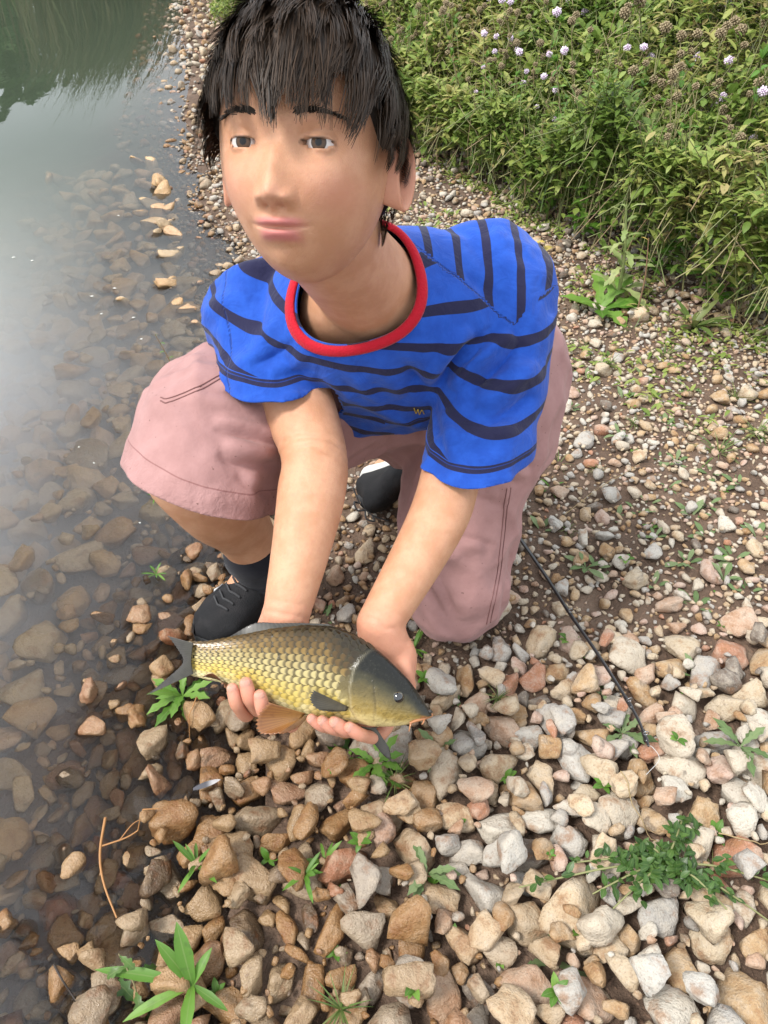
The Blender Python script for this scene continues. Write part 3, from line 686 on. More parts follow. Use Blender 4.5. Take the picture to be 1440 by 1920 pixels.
SV = SV0+(SV+SN*(.0035*fbm(SV*24+2, 3))[:, None]-SV0)*sstep(.07, .13, np.linalg.norm(SV0-NECK, axis=1))[:, None]
SV = relax(SV, SF, 3)
SV = sculpt(SV, vnormals(SV, SF), [([(795, 715), (835, 660), (880, 615)], 13, .009), ([(822, 725), (858, 672), (905, 628)], 11, -.011), ([(850, 730), (900, 672), (962, 626)], 14, .011), ([(880, 735), (930, 690), (985, 640)], 12, -.010), ([(895, 765), (950, 728), (1005, 680)], 15, .008), ([(905, 800), (960, 770), (1000, 735)], 12, -.007),
  ([(812, 745), (815, 780), (830, 820)], 12, -.003), ([(835, 770), (850, 820), (858, 870)], 14, .007), ([(640, 590), (655, 640), (690, 700)], 12, -.008), ([(690, 640), (720, 690), (760, 740)], 15, .007), ([(720, 630), (760, 680), (795, 730)], 12, -.008), ([(770, 610), (790, 660), (800, 700)], 14, .006), ([(620, 640), (660, 700), (720, 760)], 12, .006),
  ([(840, 470), (880, 520), (925, 560)], 16, -.005), ([(560, 610), (540, 650), (470, 690)], 11, -.007), ([(590, 640), (560, 675), (500, 705)], 11, .006)])
SVr = relax(SV0, SF, 3); dmp = sstep(.085, .15, np.linalg.norm(SVr-NECK, axis=1))[:, None]; SV = SVr+(relax(SV, SF, 1)-SVr)*dmp
bm = to_bm(SV, SF, SVr)
axL = unit(LHEM-px(925, 690, .945)); axR = unit(RHEM-px(498, 650, .97))
LHC, LHN = px(890, 832, .955), unit([.03, -.12, -1.0]); RHC, RHN = px(507, 682, .978), unit([-.02, -.12, -1.0])
cut(bm, LHC, LHN, px(925, 690, .945), .088, LHEM+axL*.16); cut(bm, RHC, RHN, px(498, 650, .97), .082, RHEM+axR*.16)
cut(bm, PELV+TUP*.135+FRO*.10, -unit(TUP*1.0-FRO*.25), PELV+TUP*.02, .215)
cut(bm, NECK+TUP*.002, unit(TUP+FRO*.25), NECK+TUP*.03, .11)
SV, SF = bm_arrays(bm); SVf = SV; ls = [bm.verts.layers.float[k] for k in 'xyz']; SV = np.array([[v_[l_] for l_ in ls] for v_ in bm.verts]); bm.free()
seamL = (SV-(LSH-LAT*.012))@unit(LAT*.85-TUP*.45); seamR = (SV-(RSH+LAT*.012))@unit(-LAT*.85-TUP*.45)
sL = (seamL > 0) & (np.linalg.norm(SV-LSH, axis=1) < .27); sR = (seamR > 0) & (np.linalg.norm(SV-RSH, axis=1) < .27)
st = (SV-NECK)@TUP; stL = -((SV-LHEM)@axL); stR = -((SV-RHEM)@axR)
stripe = (SV-NECK)@unit(np.array([-.10, .10, -1.0]))
_A, _B, _C = px(790, 515, .88), px(960, 624, .89), px(1032, 548, .93); _n = unit(-FW+.25*UP)
nB = unit(np.cross(_B-_A, _n)); nB = nB if nB@UP > 0 else -nB; nC = unit(np.cross(_C-_B, _n)); nC = nC if nC@UP > 0 else -nC
bk = np.minimum((SV-_A)@nB, (SV-_B)@nC); back = (bk > 0) & ((SV-NECK)@LAT > .03)
stripe = np.where(back, ((SV-LSH)@unit(LAT-.25*TUP)), stripe)
hemL = np.where(np.linalg.norm(SV-LHC, axis=1) < .125, -((SV-LHC)@LHN), 1.0); hemR = np.where((np.linalg.norm(SV-RHC, axis=1) < .118), -((SV-RHC)@RHN), 1.0); hemd_ = np.minimum(hemL, hemR); kind = np.where(hemd_ < .5, 1.0, 0.0)
seamL = np.where((SV-NECK)@LAT > .04, (SV-_A)@nB, 1.0); seamL = np.where((SV-_B)@LAT > .002, 1.0, seamL)
seam = np.minimum(np.where(np.linalg.norm(SV-LSH, axis=1) < .16, np.abs(seamL), 1), np.where(np.linalg.norm(SV-RSH, axis=1) < .16, np.abs(seamR), 1))
sb = MB(); q3 = SF[:, 2] != SF[:, 3]; SV = SVf; sb.add(SV, quads=SF[q3], tris=SF[~q3][:, :3], stripe=stripe+1.0, sleeve=kind, hemd=np.clip(hemd_, -.1, .5), seam=np.clip(seam, 0, .05))
mc = NT('blue_striped_jersey'); pos = mc.pos(); sp_ = mc.math('SUBTRACT', mc.attr('stripe'), 1.0)
fr_ = mc.math('FRACT', mc.math('DIVIDE', mc.math('ADD', sp_, .3975), .0370)); band = mc.math('MULTIPLY', mc.math('LESS_THAN', fr_, .27), mc.math('GREATER_THAN', sp_, -5.0))
hd = mc.attr('hemd'); hem = mc.math('MULTIPLY', mc.attr('sleeve'), mc.math('LESS_THAN', mc.math('ABSOLUTE', mc.math('SUBTRACT', hd, .0175)), .0036)); ph_ = mc.math('MULTIPLY', mc.attr('sleeve'), mc.math('LESS_THAN', hd, .022)); st2 = mc.math('MULTIPLY', mc.attr('sleeve'), mc.math('LESS_THAN', mc.math('ABSOLUTE', mc.math('SUBTRACT', hd, .0185)), .0005))
band = mc.math('MAXIMUM', mc.math('MULTIPLY', band, mc.math('SUBTRACT', 1.0, ph_)), mc.math('SUBTRACT', hem, mc.math('MULTIPLY', st2, .4)))
n1 = mc.noise(60, 4, .6, pos); n2 = mc.noise(1400, 2, .5, pos)
c = mc.mix(band, mc.mix(mc.mr(n1, .3, .7), (.011, .060, .34), (.015, .078, .41)), (.014, .014, .045)); sm = mc.mr(mc.attr('seam'), .0008, .0022, 1, 0)
c = mc.mix(mc.math('MULTIPLY', sm, .6), c, (.005, .02, .12)); mc.set(color=c, rough=.85, spec=.2, sheen=.12); wr_ = mc.noise(42, 3, .55, pos, .8); mc.bump(mc.math('ADD', mc.math('MULTIPLY', wr_, 2.2), mc.math('SUBTRACT', mc.math('MULTIPLY', n2, .22), mc.math('MULTIPLY', sm, .8))), .6, .0022)
shirt = keep_parent(sb.obj('shirt', mc.m), person); sol = shirt.modifiers.new('s', 'SOLIDIFY'); sol.thickness = .0022; sol.offset = 1
# red rib collar along the neck opening
ang = np.linspace(0, 2*math.pi, 60, endpoint=False); CN = unit(TUP+FRO*.25); CA = unit(LAT-CN*(LAT@CN)); CB = np.cross(CN, CA); CB = CB if CB@FRO > 0 else -CB
svb = BVHTree.FromPolygons([Vector(v) for v in SV], [tuple(dict.fromkeys(q)) for q in SF.tolist()])
cc = NECK+TUP*.002; ringp = []
for a in ang:
    dirv = CA*math.cos(a)+CB*math.sin(a); h = svb.ray_cast(Vector(cc-CN*.004), Vector(dirv)); ringp.append(np.array(h[0]) if h[0] is not None else cc+dirv*.07)
ringp = np.array(ringp); rad1 = np.array([(p-cc)@(CA*math.cos(a)+CB*math.sin(a)) for a, p in zip(ang, ringp)])
rad2 = []
for a, r_ in zip(ang, rad1):
    dirv = CA*math.cos(a)+CB*math.sin(a); h = svb.ray_cast(Vector(cc-CN*.0115), Vector(dirv)); rad2.append(min((np.array(h[0])-cc)@dirv, r_+.014) if h[0] is not None else r_+.008)
rad2 = np.array(rad2); ker = np.hanning(11); ker /= ker.sum()
rad1 = np.convolve(np.concatenate([rad1[-5:], rad1, rad1[:5]]), ker, 'valid'); rad2 = np.maximum(np.convolve(np.concatenate([rad2[-5:], rad2, rad2[:5]]), ker, 'valid'), rad1+.002)
cv = []
for a, r1_, r2_ in zip(ang, rad1, rad2):
    o_ = CA*math.cos(a)+CB*math.sin(a); cv.append([cc+o_*(r1_-.0035)+CN*.001, cc+o_*(r1_-.0012)+CN*.0026, cc+o_*(r1_+.0026)+CN*.0022, cc+o_*((r1_+r2_)/2+.0040)-CN*.002, cc+o_*(r2_*.5+r1_*.5+.0042)-CN*.0066, cc+o_*(r2_*.5+r1_*.5+.0003)-CN*.0074])
cv = np.array(cv); nn = 6
qq = np.array([[i*nn+j, i*nn+(j+1) % nn, ((i+1) % 60)*nn+(j+1) % nn, ((i+1) % 60)*nn+j] for i in range(60) for j in range(nn)])
mcol = NT('red_rib'); n_ = mcol.noise(420, 2, .5, mcol.pos()); mcol.set(color=(.42, .007, .020), rough=.8, spec=.2, sheen=.1); mcol.bump(n_, .6, .002)
cb = MB(); cb.add(cv.reshape(-1, 3), quads=qq); keep_parent(cb.obj('collar', mcol.m), shirt).matrix_parent_inverse = Matrix()

# --- shorts
kn = RKNEE
pp_ = []
pp_.append(sections([tsec(-.30, .145, .105), tsec(-.12, .160, .120), tsec(.06, .150, .108), tsec(.16, .140, .10)], 20, 40))
R1 = px(640, 735, 1.13); R2 = px(500, 770, 1.06); R3 = px(400, 815, 1.00); R4 = px(372, 868, .975); R5 = px(368, 900, .972)
def rs(c, a, b): return (c, a, b)
HMAJ = px(500, 945, 1.03)-px(247, 846, 1.00); HMAJ = HMAJ/2; HMIN = unit(np.cross(unit(HMAJ), unit(np.cross(HMAJ, RANK-RKNEE))))
rdir = unit(R3-R1)
sA = unit(np.cross(rdir, np.array([0, -.55, .83])))
pp_.append(limb([RHIP, R1, R2, px(420, 800, 1.01), px(392, 850, .985), px(376, 898, .975), px(372, 935, .975)], [.105, .108, .107, .104, .100, .100, .102], 34, 36))
pp_.append(limb([LHIP+np.array([0, .0, .02]), px(915, 800, 1.17), px(865, 930, 1.19), px(855, 1040, 1.215), px(860, 1120, 1.235), LKNEE+np.array([-.005, .07, .0]), LKNEE*.55+LANK*.45+np.array([0, 0, .01])], [.112, .108, .100, .090, .078, .074, .07], 44, 36))
PV, PF = fuse(pp_, .0045, 12)
PN = vnormals(PV, PF)
PV = PV+folds(PV, PN, np.full(len(PV), 1.0), RT*.9+.35*UP, .0095, 14, 5.5)+folds(PV, PN, np.full(len(PV), 1.0), UP-.3*RT, .0075, 19, 1.5)+PN*(.0030*fbm(PV*22+7, 3))[:, None]
PV[:, 2] = np.maximum(PV[:, 2], ground_z(PV[:, 0], PV[:, 1])+.012)
PV = relax(PV, PF, 3)
PV = sculpt(PV, vnormals(PV, PF), [([(400, 803), (450, 815), (530, 838)], 9, -.010), ([(400, 790), (460, 800), (540, 820)], 12, .008), ([(408, 848), (445, 872), (530, 868)], 11, -.010), ([(420, 830), (470, 845), (530, 848)], 14, .009), ([(378, 737), (433, 740), (490, 757)], 9, -.006), ([(380, 752), (440, 760), (500, 785)], 14, .005), ([(300, 750), (340, 790), (360, 850)], 20, .004), ([(440, 890), (470, 915), (500, 925)], 10, -.006),
  ([(905, 882), (940, 895), (970, 908)], 8, -.007), ([(940, 835), (970, 858), (1000, 880)], 10, -.008), ([(930, 850), (960, 875), (990, 895)], 10, .006), ([(812, 1060), (835, 1110), (858, 1168)], 8, -.008), ([(790, 1078), (815, 1120), (845, 1165)], 8, -.006), ([(800, 1065), (825, 1115), (850, 1165)], 7, .006), ([(850, 1003), (890, 1012), (930, 1024)], 8, -.006), ([(958, 1030), (950, 1090), (938, 1150)], 6, -.006), ([(968, 1030), (962, 1090), (950, 1140)], 8, .007), ([(720, 860), (730, 930), (760, 1000)], 14, -.008), ([(700, 840), (712, 930), (735, 990)], 10, .006), ([(1010, 760), (985, 800), (975, 850)], 12, -.007), ([(860, 920), (900, 935), (950, 950)], 10, -.005)], 1.0)
PV[:, 2] = np.maximum(PV[:, 2], ground_z(PV[:, 0], PV[:, 1])+.012)
bm = to_bm(relax(PV, PF, 1), PF)
HC = px(378, 905, .985); HN = unit(np.cross(px(500, 950, 1.02)-px(245, 850, 1.02), px(405, 958, .93)-px(372, 880, 1.07)))
HN = HN if HN@np.array([0, 0, -1]) > 0 else -HN
cut(bm, px(372, 903, .985), HN, HC, .15)
PV, PF = bm_arrays(bm); bm.free()
hemd = -((PV-px(372, 903, .985))@HN); hemd = np.where(np.linalg.norm(PV-HC, axis=1) < .16, hemd, 1.0)
pb = MB(); q3 = PF[:, 2] != PF[:, 3]; pb.add(PV, quads=PF[q3], tris=PF[~q3][:, :3], hem=np.clip(hemd, 0, .2))
ms_ = NT('dusty_pink_cotton'); pos = ms_.pos(); n1 = ms_.noise(26, 4, .6, pos); n2 = ms_.noise(1100, 2, .5, pos); n3 = ms_.noise(85, 3, .6, pos, .4); n4 = ms_.noise(30, 1, .5, pos)
c = ms_.mix(ms_.mr(n1, .3, .7), (.305, .165, .153), (.355, .198, .185)); line = ms_.math('LESS_THAN', ms_.math('ABSOLUTE', ms_.math('SUBTRACT', ms_.attr('hem'), .030)), .0008)
c = ms_.mix(ms_.math('MULTIPLY', line, .6), c, (.16, .06, .055)); c = ms_.mix(ms_.math('MULTIPLY', ms_.mr(ms_.noise(190, 1, .5, pos), .74, .78), .7), c, (.12, .06, .045))
puck = ms_.math('MULTIPLY', ms_.mr(ms_.attr('hem'), .028, .036, 1, 0), n3)
ms_.set(color=c, rough=.82, spec=.25, sheen=.08); ms_.bump(ms_.math('ADD', ms_.math('ADD', ms_.math('MULTIPLY', n2, .08), ms_.math('MULTIPLY', n3, .6)), ms_.math('MULTIPLY', puck, 1.2)), .55, .003)
M_PINK = ms_.m
shorts = keep_parent(pb.obj('shorts', M_PINK), person); sol = shorts.modifiers.new('s', 'SOLIDIFY'); sol.thickness = .0022; sol.offset = 1
pbvh = BVHTree.FromPolygons([Vector(v) for v in PV], [tuple(dict.fromkeys(q)) for q in PF.tolist()])
M_THREAD = plain('dark_pink_thread', (.17, .075, .068), .8)
def seam_line(pix, name, w=.0008, lift=.0026, parent=None, bv=None, mat=None):
    P = spline(pix, 40); pts = []
    for (x, y) in P:
        h = (bv or pbvh).ray_cast(Vector(CAM), pray(x, y))
        if h[0] is not None: pts.append(np.array(h[0])+np.array(h[1])*lift*(1 if np.array(h[1])@pray(x, y) < 0 else -1))
    if len(pts) < 4: return None
    V, Q, T = tube(np.array(pts), w, 6); b = MB(); b.add(V, quads=Q, tris=T); o = b.obj(name, mat or M_THREAD, parent or shorts); return o
seam_line([(303, 754), (316, 757), (355, 742), (395, 722), (440, 697)], 'seam'); seam_line([(303, 748), (316, 750), (352, 736), (392, 716), (436, 692)], 'seam')
seam_line([(955, 915), (944, 1000), (935, 1080), (918, 1165)], 'seam'); seam_line([(949, 915), (938, 1000), (929, 1080), (911, 1168)], 'seam')
def patch(pix_outline, name, thick, parent, mat, bv=None):
    """cloth flap: pixel quad corners, projected onto the garment, with thickness"""
    (a, b_, c_, d) = [np.array(q, float) for q in pix_outline]; n = 10; V = []
    for i in range(n):
        for j in range(n):
            u, w = i/(n-1), j/(n-1); p = (a*(1-u)+b_*u)*(1-w)+(d*(1-u)+c_*u)*w; h = (bv or pbvh).ray_cast(Vector(CAM), pray(*p))
            if h[0] is None: return None
            V.append(np.array(h[0])-np.array(pray(*p))*(.0030+thick))
    b = MB(); b.add(V, quads=grid_quads(n, n, False)); o = b.obj(name, mat, parent); s = o.modifiers.new('s', 'SOLIDIFY'); s.thickness = thick; s.offset = 0; return o
patch([(966, 900), (990, 896), (984, 960), (964, 972)], 'pocket_flap', .004, shorts, M_PINK)

M_GOLD = plain('gold_thread', (.50, .34, .05), .6)
seam_line([(776, 762), (779, 771), (783, 764), (786, 773), (790, 765), (795, 772)], 'embroidered_mark', .0007, .0032, shirt, svb, M_GOLD)
# --- socks and shoes
M_SOCK = NT('black_knit'); n_ = M_SOCK.noise(900, 2, .5, M_SOCK.pos()); M_SOCK.set(color=(.010, .010, .014), rough=.9, spec=.2, sheen=.1); M_SOCK.bump(n_, .4, .0015); M_SOCK = M_SOCK.m
M_SHOE = NT('black_shoe_mesh'); n_ = M_SHOE.n('TexVoronoi'); n_.inputs['Scale'].default_value = 520; M_SHOE.l(M_SHOE.pos(), n_.inputs['Vector']); n2 = M_SHOE.noise(30, 3, .6, M_SHOE.pos())
M_SHOE.set(color=M_SHOE.mix(M_SHOE.mr(n2, .4, .7), (.005, .005, .006), (.012, .011, .012)), rough=.75, spec=.3); M_SHOE.bump(n_.outputs['Distance'], .5, .0012); M_SHOE = M_SHOE.m
M_RUB = plain('black_rubber', (.018, .018, .019), .55); M_WHITE = plain('white_foam', (.62, .61, .58), .6); M_LACE = plain('black_lace', (.032, .032, .034), .8); M_GREY = plain('grey_reflective', (.30, .30, .31), .4)
def shoe(heel, toe, ankle, sole_mat, w=.043, upd=None, L=None):
    """a trainer: upper (one shaped shell) with sole, laces, tongue and side marks as its parts"""
    ax = unit(toe-heel); L = np.linalg.norm(toe-heel); z = unit(np.array([0, 0, 1]) if upd is None else upd); z = unit(z-ax*(z@ax)); s = np.cross(ax, z)
    n, m = 34, 32; V = []
    for i in range(n):
        t = i/(n-1); wd = w*(np.interp(t, [0, .08, .3, .55, .75, .92, 1], [.35, .66, .74, .86, 1.0, .72, .12])); hh = np.interp(t, [0, .08, .22, .38, .55, .75, .92, 1], [.050, .078, .094, .098, .078, .056, .042, .016])
        for j in range(m):
            a = 2*math.pi*j/m; ca, sa = math.cos(a), math.sin(a); zz = max(sa, -.25)
            V.append(heel+ax*(t*L)+s*(wd*np.sign(ca)*abs(ca)**.75*(1-.38*max(sa, 0)**2*min(1, hh/.05)))+z*(.016+hh*(.5+.5*zz) if zz > -.25 else .010))
    up = MB(); V = np.array(V); up.add(np.vstack([V, V[:m].mean(0), V[-m:].mean(0)]), quads=grid_quads(n, m), tris=[(n*m, (j+1) % m, j) for j in range(m)]+[(n*m+1, (n-1)*m+j, (n-1)*m+(j+1) % m) for j in range(m)])
    o = keep_parent(up.obj('shoe', M_SHOE), person)
    sb_ = MB(); k = 40; rings = []
    for (zz, e) in ((0, .86), (.003, .96), (.014, 1.05), (.024, 1.04), (.026, .9)):
        ring = []
        for j in range(k):
            a = 2*math.pi*j/k; t = .5+.5*math.cos(a)*1.02; wd = w*np.interp(t, [0, .04, .15, .4, .75, .93, 1], [.05, .45, .72, .76, 1.04, .70, .08])*1.02
            ring.append(heel+ax*(t*L*1.02-.01*L)+s*(wd*e*(1 if math.sin(a) > 0 else -1))+z*(zz+.010*max(0, t-.82)/.18))
        rings.append(ring)
    sb_.add(np.array(rings).reshape(-1, 3), quads=grid_quads(5, k), tris=[(0, i, i+1) for i in range(1, k-1)]); sole = sb_.obj('sole', sole_mat, o)
    refresh(); bv = BVHTree.FromPolygons([Vector(v) for v in V], [tuple(q) for q in grid_quads(n, m)])
    def top(t, u):
        p = heel+ax*(t*L)+s*u+z*.2; h = bv.ray_cast(Vector(p), Vector(-z)); return (np.array(h[0]) if h[0] is not None else p-z*.15)
    for i, t in enumerate((.46, .53, .60, .67, .73)):
        pts = np.array([top(t+.03*(1-abs(q)), q*.020)+z*.0022 for q in np.linspace(-1, 1, 9)]); Vt, Q, T = tube(pts, .0032, 8, flat=.55); b = MB(); b.add(Vt, quads=Q, tris=T); b.obj('lace', M_LACE, o)
    for sg in (-1, 1):
        pts = np.array([top(.46, 0)+z*.004, top(.46, 0)+z*.016+s*sg*.012, top(.45, 0)+s*sg*.028+z*.008, top(.47, 0)+s*sg*.018-z*.0+z*.002]); Vt, Q, T = tube(spline(pts, 16), .0018, 8); b = MB(); b.add(Vt, quads=Q, tris=T); b.obj('lace_bow', M_LACE, o)
        pts = np.array([top(.50, 0)+z*.004, top(.44, sg*.02)+z*.012, top(.40, sg*.030)+z*.016+s*sg*.018]); Vt, Q, T = tube(spline(pts, 14), .0015, 8); b = MB(); b.add(Vt, quads=Q, tris=T); b.obj('lace_end', M_LACE, o)
    return o, top, ax, s, z
_ag = np.array([RANK[0], RANK[1], 0]); toeR = gz(371, 1203, .035); toeR[2] = 0; _fd = unit(toeR-_ag); heelR = _ag-_fd*.058
heelR[2] = .018; toeR[2] = .020
shoeR, topR, axs, ss, zs = shoe(heelR, toeR, RANK, M_RUB, .049)
for k, (t0, t1, u) in enumerate(((.60, .69, .034),)):
    pts = np.array([topR(t, u)+zs*.0012+ss*.0006 for t in np.linspace(t0, t1, 6)]); V, Q, T = tube(pts, .0022, 6, flat=.4); b = MB(); b.add(V, quads=Q, tris=T); b.obj('reflective_strip', M_GREY, shoeR)
    pts = np.array([topR(t, .041)-zs*.004+ss*.002 for t in np.linspace(.50, .66, 8)]); V, Q, T = tube(pts, np.linspace(.002, .0062, 8), 8, flat=.4); b = MB(); b.add(V, quads=Q, tris=T); b.obj('side_mark', M_WHITE, shoeR)
ah = RANK-heelR; V, Q, T = limb([RANK+unit(px(452, 990, 1.19)-RANK)*.045, RANK, RANK*.5+.5*(heelR+axs*.05+zs*.03)], [(.0535, .0535), (.0475, .0475), (.044, .044)], 18, 28)
V = V+vnoise(V*90)[:, None]*.0012; b = MB(); b.add(V, quads=Q, tris=T); keep_parent(b.obj('sock', M_SOCK), person)
heelL = np.array([.055, 1.145, .150]); toeL = np.array([-.022, 1.225, .030])
shoeL, *_ = shoe(heelL, toeL, LANK, M_WHITE, .042, upd=np.array([.2, -.75, .55]))
# ------------------------------------------------------------------ carp
FK = .41667; FD = .82; FM = FK*FD/FPX
fish = empty('carp', tuple(px(570, 1330, FD))); tag(fish, 'golden brown carp with dark back and grey tail resting on two hands', 'fish')
_ft = np.array([(225, 176), (300, 178), (450, 150), (600, 120), (750, 105), (880, 112), (980, 152), (1080, 215), (1150, 280), (1220, 352), (1280, 440), (1308, 482), (1318, 500)], float)
_fb = np.array([(225, 322), (300, 340), (400, 362), (500, 402), (600, 450), (740, 502), (900, 524), (1050, 556), (1140, 556), (1220, 546), (1280, 528), (1310, 515), (1318, 503)], float)
def smooth_interp(x, P):
    xs = np.linspace(P[0, 0], P[-1, 0], 400); ys = np.interp(xs, P[:, 0], P[:, 1]); k = np.hanning(31); k /= k.sum(); ys2 = np.convolve(np.pad(ys, 15, mode='edge'), k, 'valid'); e = sstep(0, 40, np.minimum(xs-xs[0], xs[-1]-xs)); ys = ys2*e+ys*(1-e); return np.interp(x, xs, ys)
def f_top(x): return smooth_interp(x, _ft)
def f_bot(x): return smooth_interp(x, _fb)
def f_w(x): return np.interp(x, [225, 300, 500, 700, 900, 1050, 1150, 1240, 1300, 1318], [16, 22, 48, 68, 78, 76, 64, 44, 22, 6])
def gill_x(a):          # rear edge of the gill cover as a function of the girth angle
    return np.interp(a/math.pi, [0, .12, .25, .40, .55, .70, .85, 1.0], [1075, 1040, 1005, 962, 944, 950, 985, 1050])
def fishpt(x, a, lift=0.0):
    """x along the body in outline units, a: 0 back .. pi belly on the near side (negative = far side)"""
    x = np.asarray(x, float); a = np.asarray(a, float); t, b = f_top(x), f_bot(x); yc = (t+b)/2; h = (b-t)/2; w = f_w(x)
    y = yc-h*np.cos(a); th = w*np.sign(np.sin(a))*np.abs(np.sin(a))**.9+lift*np.sign(np.sin(a)+1e-9)/FM
    dep = FD+.012*np.clip((500-x)/275, 0, 1)**2
    base = CAM+(dep)[..., None]*(FW+RT*((260+x*FK-720)/FPX)[..., None]-UP*((1130+y*FK-960)/FPX)[..., None])
    return base-FW*(th*FM)[..., None]
nx, na = 150, 96
xs = 225+(1318-225)*np.linspace(0, 1, nx)**.98; aa = np.linspace(-math.pi, math.pi, na, endpoint=False); XX, AA = np.meshgrid(xs, aa, indexing='ij')
A_ = np.abs(AA); gx_ = gill_x(A_); lift = .0028*sstep(0, 9, XX-gx_)*np.sin(A_)
pre = 1058+38*np.cos((A_/math.pi-.62)*3.2)-30; lift = lift+.0022*sstep(-6, 4, XX-pre)*np.exp(-((A_/math.pi-.60)/.16)**2)
lift = lift+.0022*np.exp(-(((XX-1165)/34)**2+((f_top(XX)+f_bot(XX))/2-(f_bot(XX)-f_top(XX))/2*np.cos(A_)-408)**2/32**2))
lift = lift-.0016*np.exp(-((XX-1245)/16)**2)*np.exp(-((A_/math.pi-.83)/.14)**2)-.0020*np.exp(-((((f_top(XX)+f_bot(XX))/2-(f_bot(XX)-f_top(XX))/2*np.cos(A_))-(508+.18*(1318-XX)))/5.5)**2)*sstep(1238, 1262, XX)
FVt = fishpt(XX, AA, lift); fb = MB()
Yn = ((f_top(XX)+f_bot(XX))/2-(f_bot(XX)-f_top(XX))/2*np.cos(A_)-f_top(XX))/(f_bot(XX)-f_top(XX)+1e-6)
fb.add(np.vstack([FVt.reshape(-1, 3), FVt[0].mean(0), FVt[-1].mean(0)]), quads=grid_quads(nx, na), tris=[(nx*na, (j+1) % na, j) for j in range(na)]+[(nx*na+1, (nx-1)*na+j, (nx-1)*na+(j+1) % na) for j in range(na)],
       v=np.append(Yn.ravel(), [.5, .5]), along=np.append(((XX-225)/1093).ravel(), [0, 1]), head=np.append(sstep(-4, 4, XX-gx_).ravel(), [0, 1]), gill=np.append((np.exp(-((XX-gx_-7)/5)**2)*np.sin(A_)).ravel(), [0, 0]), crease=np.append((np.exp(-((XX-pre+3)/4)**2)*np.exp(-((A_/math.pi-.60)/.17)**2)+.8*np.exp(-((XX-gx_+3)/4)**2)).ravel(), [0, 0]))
mf = NT('carp_skin'); pos = mf.pos(); v = mf.attr('v'); al = mf.attr('along'); n1 = mf.noise(70, 4, .6, pos); n2 = mf.noise(260, 3, .6, pos); n3 = mf.noise(25, 2, .5, pos)
vv = mf.math('ADD', v, mf.math('MULTIPLY', mf.math('SUBTRACT', n1, .5), .22))
hc = mf.ramp(vv, [(0, (.006, .006, .005)), (.28, (.010, .010, .007)), (.42, (.045, .040, .020)), (.60, (.13, .098, .036)), (.78, (.27, .19, .055)), (.92, (.50, .40, .18))])
snout = mf.math('MULTIPLY', mf.mr(al, .90, .97), mf.mr(v, .82, .55)); hc = mf.mix(mf.math('MULTIPLY', snout, .9), hc, (.016, .017, .014))
hc = mf.mix(mf.math('MULTIPLY', mf.mr(n2, .55, .72), .35), hc, (.03, .03, .022))
mouth = mf.math('MULTIPLY', mf.mr(al, .945, .965), mf.mr(v, .60, .78)); hc = mf.mix(mf.math('MULTIPLY', mouth, .8), hc, (.36, .13, .05))
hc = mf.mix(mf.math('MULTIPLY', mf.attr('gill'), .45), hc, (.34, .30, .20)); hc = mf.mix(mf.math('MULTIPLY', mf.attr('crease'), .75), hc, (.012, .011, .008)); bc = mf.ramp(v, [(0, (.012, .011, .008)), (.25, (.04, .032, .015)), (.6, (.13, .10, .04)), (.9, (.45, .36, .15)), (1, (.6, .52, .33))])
mf.set(color=mf.mix(mf.attr('head'), bc, hc), rough=.24, spec=.28, coat=.10, coatr=.06); mf.bump(mf.math('ADD', mf.math('MULTIPLY', n2, .4), mf.math('MULTIPLY', n1, 1.4)), .6, .0035)
keep_parent(fb.obj('body', mf.m), fish)
# scales: real overlapping plates
sc = MB(); K1, K2 = 5, 11; fr_rng = np.random.default_rng(11)
rows = 17
for side in (1, -1):
    for r in range(rows):
        a = math.pi*(.035+.925*(r+.5)/rows)
        x = 236.0+(16 if r % 2 else 0)
        while x < gill_x(np.array(a))-6:
            pitch = np.interp(x, [236, 400, 600, 900, 1060], [24, 29, 33.5, 35, 32])
            e = 1.0; p = fishpt(np.array([x, x-8, x]), np.array([a, a, a+.04])*side); Tt = unit(p[1]-p[0]); Bt = unit(p[2]-p[0]); N = unit(np.cross(Tt, Bt)); N = N if N@(-FW)*side > 0 else -N; Bt = np.cross(N, Tt)
            h = float(f_bot(x)-f_top(x))/2; gir = (h+float(f_w(x)))/2*math.pi/rows*FM
            hw = gir*.70*e; ln = pitch*FM*.98
            u = np.linspace(0, 1, K1)[:, None]; th_ = np.linspace(-1, 1, K2)[None, :]
            shape_l = np.sqrt(np.clip(1-(th_*.96)**2, 0, 1))
            X_ = ln*(-.55+u*(.55+.95*shape_l**.8)); Y_ = hw*th_*(.75+.25*np.sqrt(np.clip(1-(u-.45)**2*1.6, 0, 1))); Zs = -.0005+.00125*u**1.3+.00035*(1-th_**2)
            j = fr_rng.normal(0, .00012)
            P = p[0]+Tt*X_[..., None]+Bt*(Y_+0*X_)[..., None]+N*(Zs+j)[..., None]-N*(.5*(Y_+0*X_)**2/(max(.012, h*FM*.75)))[..., None]
            edge = np.maximum(u**1.0+0*th_, np.abs(th_)**3*.97+0*u)
            yv = float((1-math.cos(a))/2)
            sc.add(P.reshape(-1, 3), quads=grid_quads(K1, K2, False), u=(u+0*th_).ravel(), edge=edge.ravel(), v=yv, along=(x-225)/1093, rnd=fr_rng.random())
            x += pitch
ms2 = NT('carp_scales'); v = ms2.attr('v'); al = ms2.attr('along'); u = ms2.attr('u'); rn = ms2.attr('rnd'); pos = ms2.pos(); n1 = ms2.noise(45, 3, .6, pos); n2 = ms2.noise(900, 2, .6, pos)
vv = ms2.math('ADD', v, ms2.math('ADD', ms2.math('MULTIPLY', ms2.math('SUBTRACT', n1, .5), .14), ms2.math('MULTIPLY', ms2.math('SUBTRACT', rn, .5), .10)))
